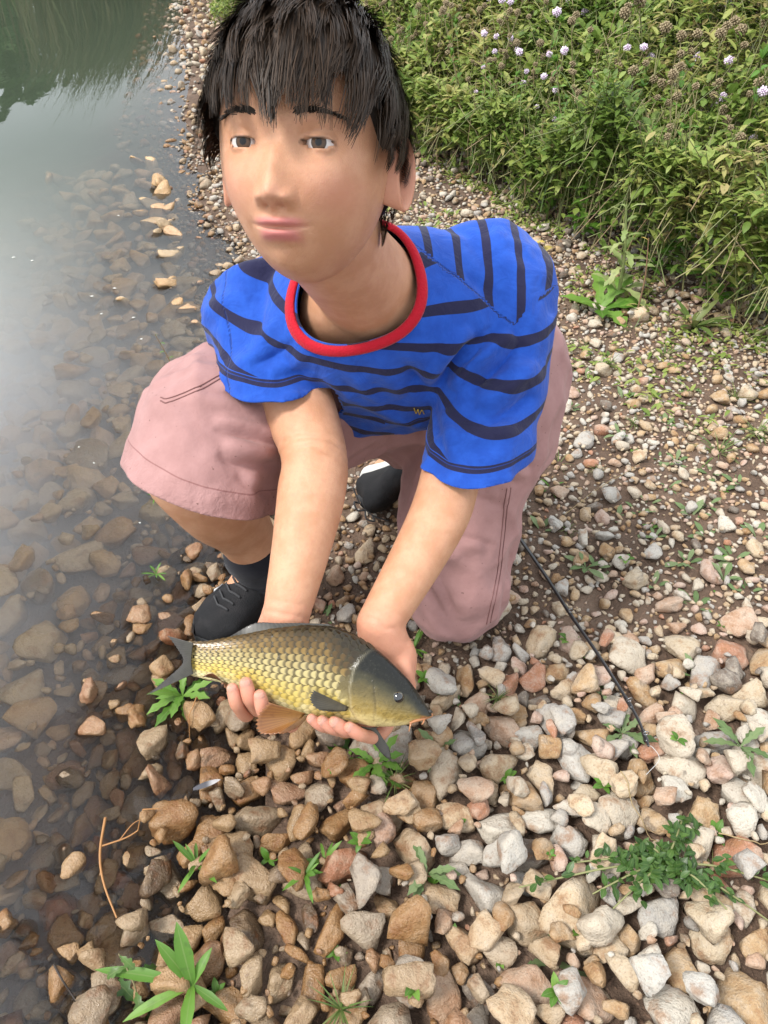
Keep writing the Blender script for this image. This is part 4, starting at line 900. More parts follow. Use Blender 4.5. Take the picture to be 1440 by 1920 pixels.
vv = ms2.math('ADD', vv, ms2.mr(al, .62, .10, 0, .16)); vv = ms2.math('SUBTRACT', vv, ms2.math('MULTIPLY', ms2.mr(al, .55, .76, 0, .26), ms2.mr(v, .62, .30)))
main = ms2.ramp(vv, [(0, (.022, .015, .006)), (.16, (.085, .048, .012)), (.30, (.19, .115, .030)), (.42, (.33, .25, .10)), (.56, (.44, .36, .16)), (.72, (.50, .38, .11)), (.88, (.58, .43, .10)), (1, (.66, .57, .30))])
front = ms2.mix(ms2.mr(vv, .45, 1.0, .74, .34), main, (.030, .022, .010))
c = ms2.mix(ms2.mr(u, .38, .66), front, main); c = ms2.mix(ms2.math('MULTIPLY', ms2.mr(ms2.attr('edge'), .86, .97), ms2.mr(vv, .2, 1, .75, .35)), c, (.045, .035, .015))
c = ms2.mix(ms2.math('MULTIPLY', ms2.mr(n1, .52, .66), ms2.math('MULTIPLY', ms2.mr(al, .35, .75, 0, .40), ms2.mr(v, .2, .5))), c, (.30, .29, .26))
ms2.set(color=c, rough=.32, spec=.36, metal=.08, coat=.15, coatr=.10); ms2.bump(n2, .12, .0006)
so = sc.obj('scales', ms2.m, None); tag(so, kind='stuff'); keep_parent(so, fish)
# fins: ribs from base to tip
def fpx(cx, cy, lift=0.0): return px(260+cx*FK, 1130+cy*FK, FD-lift)
def fin(name, base, tips, mat, lift0, lift1, nr=22, nl=14, corr=.0005, side=1):
    B = spline(base, nr); T = spline(tips, nr); b = MB(); V = np.zeros((nr*2-1, nl, 3)); tt_ = np.linspace(0, 1, nl)
    for i in range(nr*2-1):
        q = i/2; i0 = int(q); f = q-i0; i1 = min(i0+1, nr-1); bb = B[i0]*(1-f)+B[i1]*f; tp = T[i0]*(1-f)+T[i1]*f
        tp = tp+(bb-tp)*(.0 if i % 2 == 0 else .045)
        for k, t in enumerate(tt_):
            c_ = bb+(tp-bb)*t; V[i, k] = fpx(c_[0], c_[1], lift0+(lift1-lift0)*t)-FW*(corr if i % 2 == 0 else -corr)*(.4+.6*t)
    n = nr*2-1; b.add(V.reshape(-1, 3), quads=grid_quads(n, nl, False), t=np.tile(tt_, n), ray=np.repeat((np.arange(n) % 2).astype(float), nl))
    o = keep_parent(b.obj(name, mat), fish); s_ = o.modifiers.new('s', 'SOLIDIFY'); s_.thickness = .0006; s_.offset = 0; return o
def fin_mat(name, c0, c1, dark):
    m = NT(name); t = m.attr('t'); n_ = m.noise(120, 3, .6, m.pos()); c = m.mix(t, c0, c1); c = m.mix(m.math('MULTIPLY', m.attr('ray'), .5), c, dark); c = m.mix(m.math('MULTIPLY', m.mr(n_, .5, .7), .35), c, dark)
    m.set(color=c, rough=.4, spec=.5, coat=.2); tr = m.n('BsdfTranslucent'); m.l(c, tr.inputs['Color']); mx = m.n('MixShader'); mx.inputs[0].default_value = .3; m.l(m.p.outputs[0], mx.inputs[1]); m.l(tr.outputs[0], mx.inputs[2]); m.l(mx.outputs[0], m.out.inputs['Surface']); return m.m
FG = fin_mat('dark_grey_fin', (.060, .055, .038), (.085, .078, .070), (.020, .019, .016)); FO = fin_mat('orange_brown_fin', (.46, .24, .06), (.34, .14, .05), (.17, .07, .03)); FR = fin_mat('reddish_fin', (.10, .055, .022), (.22, .075, .03), (.04, .022, .012)); FB = fin_mat('olive_fin', (.13, .10, .05), (.060, .052, .036), (.028, .024, .018))
fin('tail_fin', [(246, 182), (240, 215), (236, 250), (238, 285), (246, 320)], [(130, 150), (176, 212), (198, 272), (116, 350), (36, 416)], FG, .0, -.006, 20, 16)
fin('dorsal_fin', [(415, 158), (520, 137), (640, 115), (760, 106), (895, 114)], [(412, 152), (520, 92), (625, 92), (735, 92), (850, 96)], FG, .0, -.004, 24, 10)
fin('pectoral_fin', [(945, 470), (942, 476), (938, 484), (930, 488)], [(785, 393), (768, 432), (800, 478), (870, 490)], FB, .0165, .030, 12, 14)
fin('pelvic_fin', [(752, 500), (745, 506), (738, 514), (728, 520)], [(585, 448), (530, 518), (543, 588), (635, 590)], FO, .010, .036, 14, 14)
fin('pelvic_fin', [(770, 506), (765, 512), (756, 518)], [(610, 560), (640, 592), (722, 560)], FO, -.010, -.014, 10, 12)
fin('anal_fin', [(300, 333), (340, 342), (372, 352), (402, 362)], [(286, 335), (330, 318), (372, 352), (392, 380)], FR, .006, .012, 10, 10)
fin('pectoral_fin', [(1000, 556), (1020, 560), (1045, 562), (1065, 560)], [(1095, 678), (1120, 702), (1137, 706), (1128, 655)], FG, -.006, -.012, 12, 16)
# eye, mouth barbels
e0 = fishpt(np.array(1165.0), np.array(math.acos(-(408-(f_top(1165)+f_bot(1165))/2)/((f_bot(1165)-f_top(1165))/2))), .0)
me_ = NT('fish_eye'); d = me_.attr('iris'); me_.set(color=me_.ramp(d, [(0, (.004, .004, .005)), (.56, (.005, .005, .006)), (.60, (.10, .07, .025)), (.68, (.03, .026, .016)), (.9, (.03, .03, .028))]), rough=.06, spec=.6, coat=1.0, coatr=.03)
v, f = ico(4); b = MB(); gd = unit(-FW); b.add(e0+gd*.0012+v*.0070, tris=f, iris=np.arccos(np.clip(v@gd, -1, 1))/1.6); keep_parent(b.obj('eye', me_.m), fish)
M_LIP = NT('orange_lip'); M_LIP.set(color=(.36, .15, .06), rough=.35, coat=.3); M_LIP = M_LIP.m
for pts, r in ((((1226, 540, .010), (1221, 558, .012), (1217, 578, .011)), .0009), (((1285, 528, .008), (1281, 540, .010), (1274, 548, .010)), .0008)):
    P = spline([fpx(a_, b_, c_) for a_, b_, c_ in pts], 12); V, Q, T = tube(P, np.linspace(r*1.3, r*.6, 12), 8); b = MB(); b.add(V, quads=Q, tris=T); keep_parent(b.obj('barbel', M_LIP), fish)
P = spline([fpx(1222, 541, .011), fpx(1255, 528, .0085), fpx(1290, 517, .005), fpx(1316, 505, .0), fpx(1290, 517, -.005)], 24); V, Q, T = tube(P, np.interp(np.linspace(0, 1, 24), [0, .3, .75, 1], [.0010, .0022, .0026, .0012]), 10); b = MB(); b.add(V, quads=Q, tris=T); keep_parent(b.obj('lip', M_LIP), fish)
P = spline([fpx(1262, 500, .010), fpx(1290, 492, .006), fpx(1315, 492, .0), fpx(1290, 492, -.005)], 20); V, Q, T = tube(P, np.interp(np.linspace(0, 1, 20), [0, .5, 1], [.0012, .0026, .0014]), 10); b = MB(); b.add(V, quads=Q, tris=T); keep_parent(b.obj('upper_lip', plain('dark_lip', (.025, .022, .018), .3, coat=.4)), fish)
# ------------------------------------------------------------------ plants
prng = np.random.default_rng(77)
def leaf_mat(name, stops, rough=.5, trans=.3, dark=(.02, .03, .008), noise=60, amount=.3):
    m = NT(name); r = m.attr('rnd'); pos = m.pos(); n_ = m.noise(noise, 3, .6, pos); oi = m.n('ObjectInfo').outputs['Random']
    rr_ = m.math('ADD', m.math('MULTIPLY', r, .85), m.math('MULTIPLY', oi, .15)); c = m.ramp(rr_, stops)
    c = m.mix(m.math('MULTIPLY', m.mr(n_, .52, .72), amount), c, dark); rib = m.mr(m.math('ABSOLUTE', m.attr('w')), .0, .16, .35, 0); c = m.mix(m.math('MULTIPLY', rib, m.attr('leaf')), c, (.22, .28, .10))
    m.set(color=c, rough=rough, spec=.4); m.bump(n_, .25, .001)
    tr = m.n('BsdfTranslucent'); m.l(c, tr.inputs['Color']); mx = m.n('MixShader'); mx.inputs[0].default_value = trans; m.l(m.p.outputs[0], mx.inputs[1]); m.l(tr.outputs[0], mx.inputs[2]); m.l(mx.outputs[0], m.out.inputs['Surface']); return m.m
M_MINT = leaf_mat('mint_leaf', [(0, (.085, .15, .025)), (.25, (.16, .245, .045)), (.5, (.25, .325, .070)), (.7, (.34, .385, .105)), (.85, (.41, .40, .13)), (.95, (.42, .34, .15)), (1, (.27, .18, .09))], .5, .4)
M_FRESH = leaf_mat('fresh_green_leaf', [(0, (.06, .14, .015)), (.5, (.10, .23, .025)), (1, (.17, .30, .05))])
M_DEEP = leaf_mat('deep_green_leaf', [(0, (.030, .072, .014)), (.5, (.055, .12, .022)), (1, (.10, .18, .04))], .4)
M_SILVER = leaf_mat('silvery_leaf', [(0, (.085, .14, .045)), (.5, (.125, .185, .07)), (1, (.20, .25, .12))], .7, .2, (.05, .09, .02), 150, .5)
M_GRASS = leaf_mat('grass_blade', [(0, (.06, .11, .02)), (.5, (.11, .17, .04)), (.8, (.19, .21, .07)), (1, (.33, .26, .12))])
M_DRY = leaf_mat('dry_straw', [(0, (.30, .21, .10)), (.5, (.42, .32, .17)), (1, (.52, .43, .26))], .7, .2, (.16, .10, .05))
M_YEL = leaf_mat('yellowed_leaf', [(0, (.45, .32, .05)), (.5, (.52, .40, .09)), (1, (.38, .30, .08))], .55, .3, (.25, .14, .03), 90, .6)
M_PALE = leaf_mat('pale_thistle', [(0, (.20, .27, .085)), (.5, (.27, .33, .12)), (1, (.36, .38, .16))], .55, .3)
M_STEM = leaf_mat('plant_stem', [(0, (.10, .13, .04)), (.35, (.19, .20, .08)), (.7, (.30, .25, .13)), (1, (.15, .06, .04))], .6, .0)
M_LILAC = NT('lilac_floret'); _n = M_LILAC.noise(220, 2, .6, M_LILAC.pos()); M_LILAC.set(color=M_LILAC.mix(M_LILAC.mr(_n, .35, .65), (.58, .42, .60), (.85, .78, .85)), rough=.7, sss=.0); M_LILAC = M_LILAC.m
M_SEED = NT('brown_seed_head'); _n = M_SEED.noise(260, 2, .6, M_SEED.pos()); M_SEED.set(color=M_SEED.mix(M_SEED.mr(_n, .35, .65), (.14, .10, .055), (.36, .29, .17)), rough=.85); M_SEED = M_SEED.m
M_TWIG = plain('dark_twig', (.028, .020, .015), .7); M_BARK = NT('bark'); _n = M_BARK.noise(12, 5, .65, M_BARK.pos()); M_BARK.set(color=M_BARK.mix(_n, (.03, .022, .015), (.10, .075, .05)), rough=.9); M_BARK.bump(_n, .6, .02); M_BARK = M_BARK.m

def leaf(mb, p, d, up, L, W, curl=.3, fold=.25, shape='ovate', n=5, rnd=None, wave=0.0, droop=None):
    """one leaf blade: 3-wide strip with a folded midrib, bending down along its length"""
    d = unit(d); s = np.cross(d, up); ns = np.linalg.norm(s); s = s/ns if ns > 1e-3 else unit(np.cross(d, [1, .2, .1])); nrm = np.cross(s, d)
    t = np.linspace(0, 1, n)
    if shape == 'ovate': w = np.sin(np.clip(t*.93+.07, 0, 1)*math.pi)**.75*(1-.25*t)
    elif shape == 'lance': w = np.interp(t, [0, .12, .5, .8, 1], [.22, .55, 1, .7, .02])
    elif shape == 'spoon': w = np.interp(t, [0, .25, .65, .85, 1], [.16, .30, 1, .85, .12])
    elif shape == 'blade': w = np.interp(t, [0, .5, 1], [1, .8, .04])
    elif shape == 'tooth': w = np.interp(t, [0, .12, .6, .85, 1], [.2, .35, 1, .7, .03])*(1+.28*np.where(np.arange(n) % 2 == 0, 1, -1)*(t > .05)*(t < .95))
    w = w*W*.5; ang = curl*t
    along = np.cumsum(np.concatenate([[0], np.full(n-1, L/(n-1))])); cx = np.concatenate([[0], np.cumsum(np.cos(ang[:-1])*L/(n-1))]); cz = -np.concatenate([[0], np.cumsum(np.sin(ang[:-1])*L/(n-1))])
    c = p+d*cx[:, None]+nrm*cz[:, None]; up2 = nrm+0*c
    wv = wave*np.sin(t*17+(rnd or 0)*30)*W
    V = np.stack([c-s*w[:, None]+up2*(w*fold+wv)[:, None], c, c+s*w[:, None]+up2*(w*fold-wv)[:, None]], 1).reshape(-1, 3)
    mb.add(V, quads=grid_quads(n, 3, False), rnd=prng.random() if rnd is None else rnd, w=np.tile([-1.0, 0.0, 1.0], n), leaf=1.0)
def leaves(mb, P, D, L, W, curl, rnd, n=4, fold=.25):
    """many small ovate leaves at once"""
    P = np.asarray(P); D = np.asarray(D); D = D/np.linalg.norm(D, axis=1)[:, None]; S_ = np.cross(D, [0, 0, 1.0]); S_ /= np.linalg.norm(S_, axis=1)[:, None]+1e-9; Nn = np.cross(S_, D); t = np.linspace(0, 1, n)
    w = (np.sin(np.clip(t*.93+.07, 0, 1)*math.pi)**.75*(1-.25*t))[None]*W[:, None]*.5; ang = curl[:, None]*t[None]; st_ = (L/(n-1))[:, None]; z0 = np.zeros((len(P), 1))
    cx = np.concatenate([z0, np.cumsum(np.cos(ang[:, :-1])*st_, 1)], 1); cz = -np.concatenate([z0, np.cumsum(np.sin(ang[:, :-1])*st_, 1)], 1)
    C_ = P[:, None]+D[:, None]*cx[..., None]+Nn[:, None]*cz[..., None]; o_ = S_[:, None]*w[..., None]; f_ = Nn[:, None]*(w*fold)[..., None]
    V = np.stack([C_-o_+f_, C_, C_+o_+f_], 2).reshape(-1, 3); q = grid_quads(n, 3, False); k = len(P); Q = (q[None]+(np.arange(k)*n*3)[:, None, None]).reshape(-1, 4)
    mb.add(V, quads=Q, rnd=np.repeat(rnd, n*3), w=np.tile([-1.0, 0.0, 1.0], n*k), leaf=1.0)
def stem(mb, pts, r0, r1, n=10, seg=5, rnd=.5):
    P = spline(pts, n); V, Q, T = tube(P, np.linspace(r0, r1, n), seg, cap=False); mb.add(V, quads=Q, rnd=rnd, w=1.0, leaf=0.0)
def rdir(el_lo, el_hi, az=None):
    a = prng.uniform(0, 2*math.pi) if az is None else az; e = math.radians(prng.uniform(el_lo, el_hi)); return np.array([math.cos(a)*math.cos(e), math.sin(a)*math.cos(e), math.sin(e)])
Zp = np.array([0, 0, 1.0])
def plant(name, loc, parts, label, cat, group=None, rz=0.0, sc=1.0):
    """parts: list of (part name, MB, material) in local coordinates"""
    o = empty(name, loc, rz); o.scale = (sc, sc, sc); tag(o, label, cat, group)
    for (nm, mb, mat) in parts:
        if mb.n: mb.obj(nm, mat, o)
    return o
def ground_top(x, y):
    i, j = int(round((x-HX0)/HR)), int(round((y-HY0)/HR)); return float(HM[min(max(i, 0), len(hx)-1), min(max(j, 0), len(hy)-1)])
def on_ground(qx, qy, z0=.04):
    p = gz(qx, qy, z0)
    for _ in range(4): p = gz(qx, qy, float(ground_z(p[0], p[1]))+.012)
    return np.array([p[0], p[1], float(ground_z(p[0], p[1]))+.004])

# --- thicket on the bank: individual mints in front and on top, a mass behind
VY = [1.0, 1.86, 2.2, 2.77, 4.0, 8.0, 14]; VX = [1.36, .95, .76, .50, -.12, -1.85, -4.6]
def veg_edge(y): return float(np.interp(y, VY, VX))
def flower_ball(lst, c, r, k=46):
    mb = MB(); lst.append(mb)
    for i in range(k):
        z = 1-2*(i+.5)/k; a = i*2.39996; q = np.array([math.sqrt(1-z*z)*math.cos(a), math.sqrt(1-z*z)*math.sin(a), z*.9]); rr_ = r*prng.uniform(.82, 1.12)
        V, Q, T = tube(np.array([c+q*rr_*.35, c+q*rr_*.75, c+q*rr_]), np.array([.12, .20, .17])*r, 4, cap=False); mb.add(V, quads=Q, tris=[(8, 9, 10), (8, 10, 11)])
def mint(kind, seed):
    global prng
    keep = prng; prng = np.random.default_rng(seed); st, lf, hd = MB(), MB(), []; H = prng.uniform(.34, .52); lean = prng.normal(0, .13, 2)
    pts = [np.zeros(3), np.array([lean[0]*.3*H, lean[1]*.3*H, H*.4]), np.array([lean[0]*H, lean[1]*H, H])]; P = spline(pts, 24); stem(st, pts, .0028, .0014, 12, 5, prng.uniform(.2, .95))
    nn = 9 if kind != 'leafy' else 12
    for k in range(nn):
        t = .18+.78*k/(nn-1); p = P[int(t*23)]; az = k*1.62+prng.normal(0, .25); Lf_ = prng.uniform(.030, .050)*(1.15-.55*t)*(1.15 if kind == 'leafy' else .9)
        for sgn in (0, math.pi):
            leaf(lf, p, rdir(-12, 38, az+sgn+prng.normal(0, .2)), Zp, Lf_, Lf_*prng.uniform(.42, .58), prng.uniform(.2, .9), .25, 'ovate', 5, wave=.03)
        if kind != 'leafy' and t > .45 and prng.random() < .55:
            d = rdir(35, 65, az+1.5); L2 = prng.uniform(.04, .10); stem(st, [p, p+d*L2*.5, p+d*L2+Zp*.01], .0013, .0009, 6, 4, .5)
            for sg in (0, math.pi): leaf(lf, p+d*L2*.7, rdir(0, 40, az+sg), Zp, .020, .010, .4, .2, 'ovate', 4)
            if prng.random() < .7: flower_ball(hd, p+d*L2+Zp*.014, prng.uniform(.009, .0125), 30)
    if kind != 'leafy': flower_ball(hd, P[-1]+Zp*.006, prng.uniform(.012, .0150)); flower_ball(hd, P[-5], prng.uniform(.010, .0125), 34)
    else:
        for k in range(6): leaf(lf, P[-1], rdir(30, 75), Zp, prng.uniform(.015, .028), .012, .3, .3, 'ovate', 4)
    prng = keep; return st, lf, hd
def proto(kind, seed, hm):
    st, lf, hd = mint(kind, seed); return [('stem', st.mesh('stem', M_STEM)), ('foliage', lf.mesh('foliage', M_MINT if kind != 'leafy' else M_FRESH))]+[('flower_head', h_.mesh('flower_head', hm)) for h_ in hd]
PROT = {'flower': [proto('flower', 100+i, M_LILAC) for i in range(5)], 'seed': [proto('seed', 200+i, M_SEED) for i in range(5)], 'leafy': [proto('leafy', 300+i, None) for i in range(5)]}
LAB = {'flower': ('flowering_mint', 'wild mint bearing pale lilac ball flowers in the bank thicket', 'lilac mints in the bank thicket'), 'seed': ('seeding_mint', 'wild mint bearing faded brown seed heads in the bank thicket', 'brown-headed mints in the bank thicket'), 'leafy': ('leafy_weed', 'bushy bright green leafy weed without flowers in the bank thicket', 'leafy weeds in the bank thicket')}
def height_at(x, y):
    e = x-veg_edge(y); return float(.45+.75*sstep(.0, .7, e)+.25*sstep(.8, 2.5, e)+.30*fbm(np.array([x*2.6, y*2.6, .3]), 2))
for kind, cnt in (('leafy', 85), ('seed', 110), ('flower', 34)):
    for k in range(cnt):
        for _ in range(60):
            y = prng.uniform(1.5, 4.6)**1.0; e = prng.exponential(.5) if kind != 'leafy' else prng.exponential(.22); x = veg_edge(y)+.03+e
            v = np.array([x, y, .4])-CAM; d = v@FW; u = (v@RT)/d*FPX
            if -60 < u < 860 and (kind != 'flower' or u > 180): break
        nm, lab, grp = LAB[kind]; root = empty(nm, (x, y, float(ground_z(x, y))-.01), prng.uniform(0, 6.28)); tag(root, lab, 'plant', grp); s_ = (.62+.60*height_at(x, y))*prng.uniform(.85, 1.15); root.scale = (s_, s_, s_*prng.uniform(.95, 1.1))
        if kind == 'leafy' : root.rotation_euler = (prng.normal(0, .12), prng.normal(0, .12)-.12, root.rotation_euler[2])
        for (pn, me) in PROT[kind][k % 5]: link(pn, me, root)
mass = MB(); mst = MB(); mgr = MB()
nM = 150000; y = np.where(prng.random(nM) < .86, prng.uniform(1.2, 5.2, nM), prng.uniform(5, 11, nM)); x = np.interp(y, VY, VX)-.05+2.7*prng.random(nM)**1.5
dd_ = (np.stack([x, y, x*0+.35], 1)-CAM); dep = dd_@FW; uu = dd_@RT/dep*FPX; ok = (dep > .5) & (uu > -330) & (uu < 900); x, y = x[ok][:26000], y[ok][:26000]; nM = len(x)
eg = x-np.interp(y, VY, VX); hq = .40+.66*sstep(.0, .7, eg)+.25*sstep(.8, 2.5, eg)+.34*fbm(np.stack([x*2.6, y*2.6, x*0+.3], 1), 3)
hc = .60*hq+.06; g0 = ground_z(x, y); z = g0+np.maximum(hc*(1-np.abs(prng.normal(0, .30, nM))), prng.uniform(.01, .06, nM)); cen = np.stack([x, y, z], 1)
rn0 = np.clip(.50+.33*fbm(np.stack([x*3, y*3, x*0+1.0], 1), 2)+prng.normal(0, .25, nM), 0, 1)
for q in range(4):
    az = prng.uniform(0, 6.28, nM)+q*1.7; el = np.radians(prng.uniform(-25, 50, nM)); D_ = np.stack([np.cos(az)*np.cos(el), np.sin(az)*np.cos(el), np.sin(el)], 1); L_ = prng.uniform(.016, .050, nM)*(1+.3*(y > 3))
    leaves(mass, cen+prng.normal(0, .013, (nM, 3)), D_, L_, L_*prng.uniform(.32, .62, nM), prng.uniform(.1, .9, nM), np.clip(rn0+prng.normal(0, .08, nM), 0, 1))
for i in range(0, nM, 6): dd = rdir(25, 88); c = cen[i]; stem(mst, [c-dd*.16, c+prng.normal(0, .008, 3), c+dd*prng.uniform(.02, .14)], .0018, .0011, 4, 4, prng.random())
for i in range(0, nM, 11): leaf(mgr, cen[i]-Zp*.12, rdir(45, 85), Zp, prng.uniform(.18, .34), .006, prng.uniform(.4, 1.7), .3, 'blade', 7)
und = tag(mass.obj('undergrowth', M_MINT), 'dense tangle of small green leaves filling the bank thicket', 'undergrowth', kind='stuff')
tag(mst.obj('stalks', M_STEM, und), kind='stuff'); tag(mgr.obj('grass_blades', M_GRASS, und), kind='stuff')

# --- small weeds in the gravel
def rosette(seed, kind, n, L, mat):
    global prng
    keep = prng; prng = np.random.default_rng(seed); m = MB()
    for k in range(n):
        Lf_ = L*prng.uniform(.6, 1.15); az = k*2.4+prng.normal(0, .3); el = prng.uniform(8, 40) if k < n*.7 else prng.uniform(40, 70)
        d = np.array([math.cos(az)*math.cos(math.radians(el)), math.sin(az)*math.cos(math.radians(el)), math.sin(math.radians(el))]); leaf(m, d*L*.03, d, Zp, Lf_, Lf_*{'spoon': .30, 'lance': .17, 'tooth': .24, 'blade': .05, 'ovate': .55}[kind], prng.uniform(.4, 1.1), .22, kind, 9 if kind == 'tooth' else 6, wave=.03 if kind != 'blade' else 0)
    prng = keep; me = m.mesh('foliage', mat); return me
RS = [rosette(500+i, 'spoon', 7, .05, M_SILVER) for i in range(4)]; RT_ = [rosette(520+i, 'tooth', 9, .052, M_SILVER) for i in range(3)]; RG = [rosette(540+i, 'blade', 22, .06, M_GRASS) for i in range(3)]; RF = [rosette(560+i, 'lance', 8, .06, M_FRESH) for i in range(3)]; RB = [rosette(600+i, 'tooth', 15, .055, M_FRESH) for i in range(2)]; RO = [rosette(580+i, 'ovate', 6, .018, M_FRESH) for i in range(3)]
def put(me, nm, qx, qy, lab, sc=1.0, grp=None, mat_lab=None, dz=.012):
    p = on_ground(qx, qy); o = link(nm, me); z = max(ground_top(p[0], p[1])-.008, 0.004); o.location = (p[0], p[1], z); o.rotation_euler = (0, 0, prng.uniform(0, 6.28)); o.scale = (sc, sc, sc); tag(o, lab, 'weed', grp); return o
for i, (qx, qy, s_) in enumerate([(1015, 985, .8), (1100, 1060, .9), (1230, 1000, .8), (1300, 960, 1.1), (1330, 1000, .9), (1195, 945, .8), (1270, 860, 1.0), (1220, 935, .7), (1340, 880, .9), (1250, 790, .8), (1160, 820, .7), (1120, 1055, .8), (1300, 1270, .8), (1380, 1040, 1.0), (1290, 1050, 1.0), (1230, 1090, .8), (1425, 1000, .9), (1310, 1130, .9), (1160, 965, .8), (1070, 760, .7), (1170, 740, .8), (1290, 720, .8), (1210, 700, .8), (1100, 700, .8), (1360, 1080, .8), (1410, 1100, .7), (1255, 905, .7), (1330, 940, .8), (1390, 900, .9), (1240, 850, .6)]):
    put(RS[i % 4], 'cudweed', qx, qy, 'small silvery green rosette in the fine gravel towards the thicket' if qy < 880 else 'small silvery green rosette in the gravel on the far side of the rod', s_*.9, 'silvery rosettes towards the thicket' if qy < 880 else 'silvery rosettes beyond the rod')
for (qx, qy, s_, L_) in [(1165, 1380, .9, 'silvery toothed rosette at the tip of the fishing rod'), (1370, 1430, .95, 'pale toothed rosette among small pale pebbles'), (800, 1650, .9, 'toothed rosette with yellowing leaf between coarse stones'), (1040, 1790, 1.1, 'long toothed weed leaves lying over a big pale stone'), (865, 1320, .8, 'toothed rosette beside the mouth of the fish'), (820, 1420, .8, 'wet toothed rosette by the chest fin of the fish'), (610, 1150, .6, 'toothed weed between the two forearms'), (1120, 1290, .6, 'toothed weed below the thick part of the rod')]:
    put(RT_[int(qx) % 3], 'toothed_weed', qx, qy, L_, s_)
for (qx, qy, s_, L_) in [(1035, 905, .75, 'small bright weed beside the shorts pocket'), (345, 1315, 1.1, 'bright green leafy weed under the fish tail'), (300, 1100, .55, 'small bright weed at the waterline beside the shoe'), (650, 1410, 1.0, 'bright leafy weed directly under the fish belly'), (705, 1440, .9, 'bright weed under the front of the fish'), (775, 1215, .7, 'bright weed by the kneeling leg'), (300, 960, .5, 'tiny bright sprout at the waterline below the bare knee'), (380, 1650, .8, 'small upright weed among wet brown stones'), (610, 1620, .7, 'single upright leaf weed between coarse stones'), (575, 1665, .6, 'round bright leaf lying on a stone')]:
    put(RB[int(qx) % 2] if 'fish' in L_ else RF[int(qx) % 3], 'green_weed', qx, qy, L_, s_)
for i, (qx, qy, s_) in enumerate([(1050, 860, .7), (1190, 610, .9), (1350, 840, 1.3), (1065, 985, .5), (640, 1900, .8), (740, 1470, .7), (1250, 660, .9), (1320, 640, 1.0), (1090, 640, .8), (1380, 740, 1.0), (1190, 790, .6), (1140, 690, .8), (930, 1330, .5), (1120, 880, .5), (1340, 1620, .6), (1420, 810, 1.1), (1300, 800, .8), (1050, 700, .8)]):
    put(RG[i % 3], 'grass_tuft', qx, qy, 'short grass tuft sprouting from fine gravel' if qy < 1250 else 'short grass tuft sprouting between coarse stones', s_, 'grass tufts in fine gravel' if qy < 1250 else 'grass tufts between coarse stones')
for i in range(70):
    qx, qy = prng.uniform(60, 1430), prng.uniform(640, 1900)
    if qy < 1250 and qx < 1000: continue
    if qx < 230: continue
    put(RO[i % 3], 'seedling', qx, qy, 'tiny round-leaved green seedling in fine gravel' if qy < 1250 else 'tiny round-leaved green seedling between coarse stones', prng.uniform(.5, 1.2), 'seedlings in fine gravel' if qy < 1250 else 'seedlings between coarse stones')

# low creeping leaves and litter at the foot of the thicket
gc_ = MB(); nG = 5200; y = prng.uniform(1.35, 3.6, nG); x = np.interp(y, VY, VX)+.05-.62*prng.random(nG)**1.6; keepg = fbm(np.stack([x*6, y*6, x*0+4], 1), 2) > -.12; x, y = x[keepg], y[keepg]; nG = len(x)
z = np.array([ground_top(a_, b_) for a_, b_ in zip(x, y)])+.004; az = prng.uniform(0, 6.28, nG); el = np.radians(prng.uniform(-5, 45, nG)); D_ = np.stack([np.cos(az)*np.cos(el), np.sin(az)*np.cos(el), np.sin(el)], 1); L_ = prng.uniform(.010, .030, nG)
leaves(gc_, np.stack([x, y, z], 1), D_, L_, L_*prng.uniform(.25, .6, nG), prng.uniform(.1, 1.0, nG), np.clip(prng.normal(.55, .25, nG), 0, 1))
tag(gc_.obj('ground_cover', M_MINT), 'low scattered green leaves creeping over gravel at the thicket foot', 'ground cover', kind='stuff')

# --- plants with a place of their own
def at_px(qx, qy): return on_ground(qx, qy)
def upright(qx, qy, top, label, leaves, mat, r=.004, name='upright_weed', shape='lance', Lr=(.05, .08), wr=.25, stem_rnd=.3, curl=(.6, 1.6), el=(10, 45)):
    p = at_px(qx, qy); st, lf = MB(), MB(); tp = np.array([top[0], top[1], top[2]]); pts = [np.zeros(3), tp*.5+np.array([.008, 0, 0]), tp]; stem(st, pts, r, r*.5, 14, 7, stem_rnd); P = spline(pts, 30)
    for k in range(leaves): t = .08+.9*k/max(1, leaves-1); Lf_ = prng.uniform(*Lr)*(1.15-.55*t); leaf(lf, P[int(t*29)], rdir(*el, k*2.4+prng.normal(0, .3)), Zp, Lf_, Lf_*wr, prng.uniform(*curl), .25, shape, 8, wave=.04)
    return plant(name, tuple(p), [('stem', st, M_STEM if mat is not M_PALE else M_PALE), ('foliage', lf, mat)], label, 'plant')
upright(1158, 565, (-.035, .0, .285), 'tall pale yellow-green thistle with drooping leaves before the thicket', 20, M_PALE, .0060, 'pale_thistle', 'tooth', (.075, .11), .24, .5, (.9, 2.2), (15, 60))
upright(1193, 590, (-.01, .02, .22), 'thin reddish brown dry stalk beside the pale thistle', 2, M_YEL, .0030, 'dry_stalk', 'lance', (.03, .04), .3, 1.0)
upright(1000, 520, (.02, .0, .12), 'small yellowing plant at the thicket foot behind the shoulder', 5, M_YEL, .002, 'yellow_plant', 'ovate', (.05, .07), .6)
upright(330, 715, (-.035, .02, .14), 'thin red-stemmed sprig standing at the waterline behind the knee', 7, M_FRESH, .0022, 'red_stem_sprig', 'lance', (.015, .025), .3, 1.0)
upright(370, 700, (.02, .01, .07), 'low leafy sprig at the waterline behind the pink thigh', 8, M_FRESH, .0015, 'leafy_sprig', 'ovate', (.015, .025), .5)
m = MB()
for k in range(9): leaf(m, np.zeros(3), rdir(18, 60, k*.75), Zp, prng.uniform(.11, .17), prng.uniform(.04, .055), prng.uniform(.5, 1.2), .2, 'tooth', 9, wave=.03)
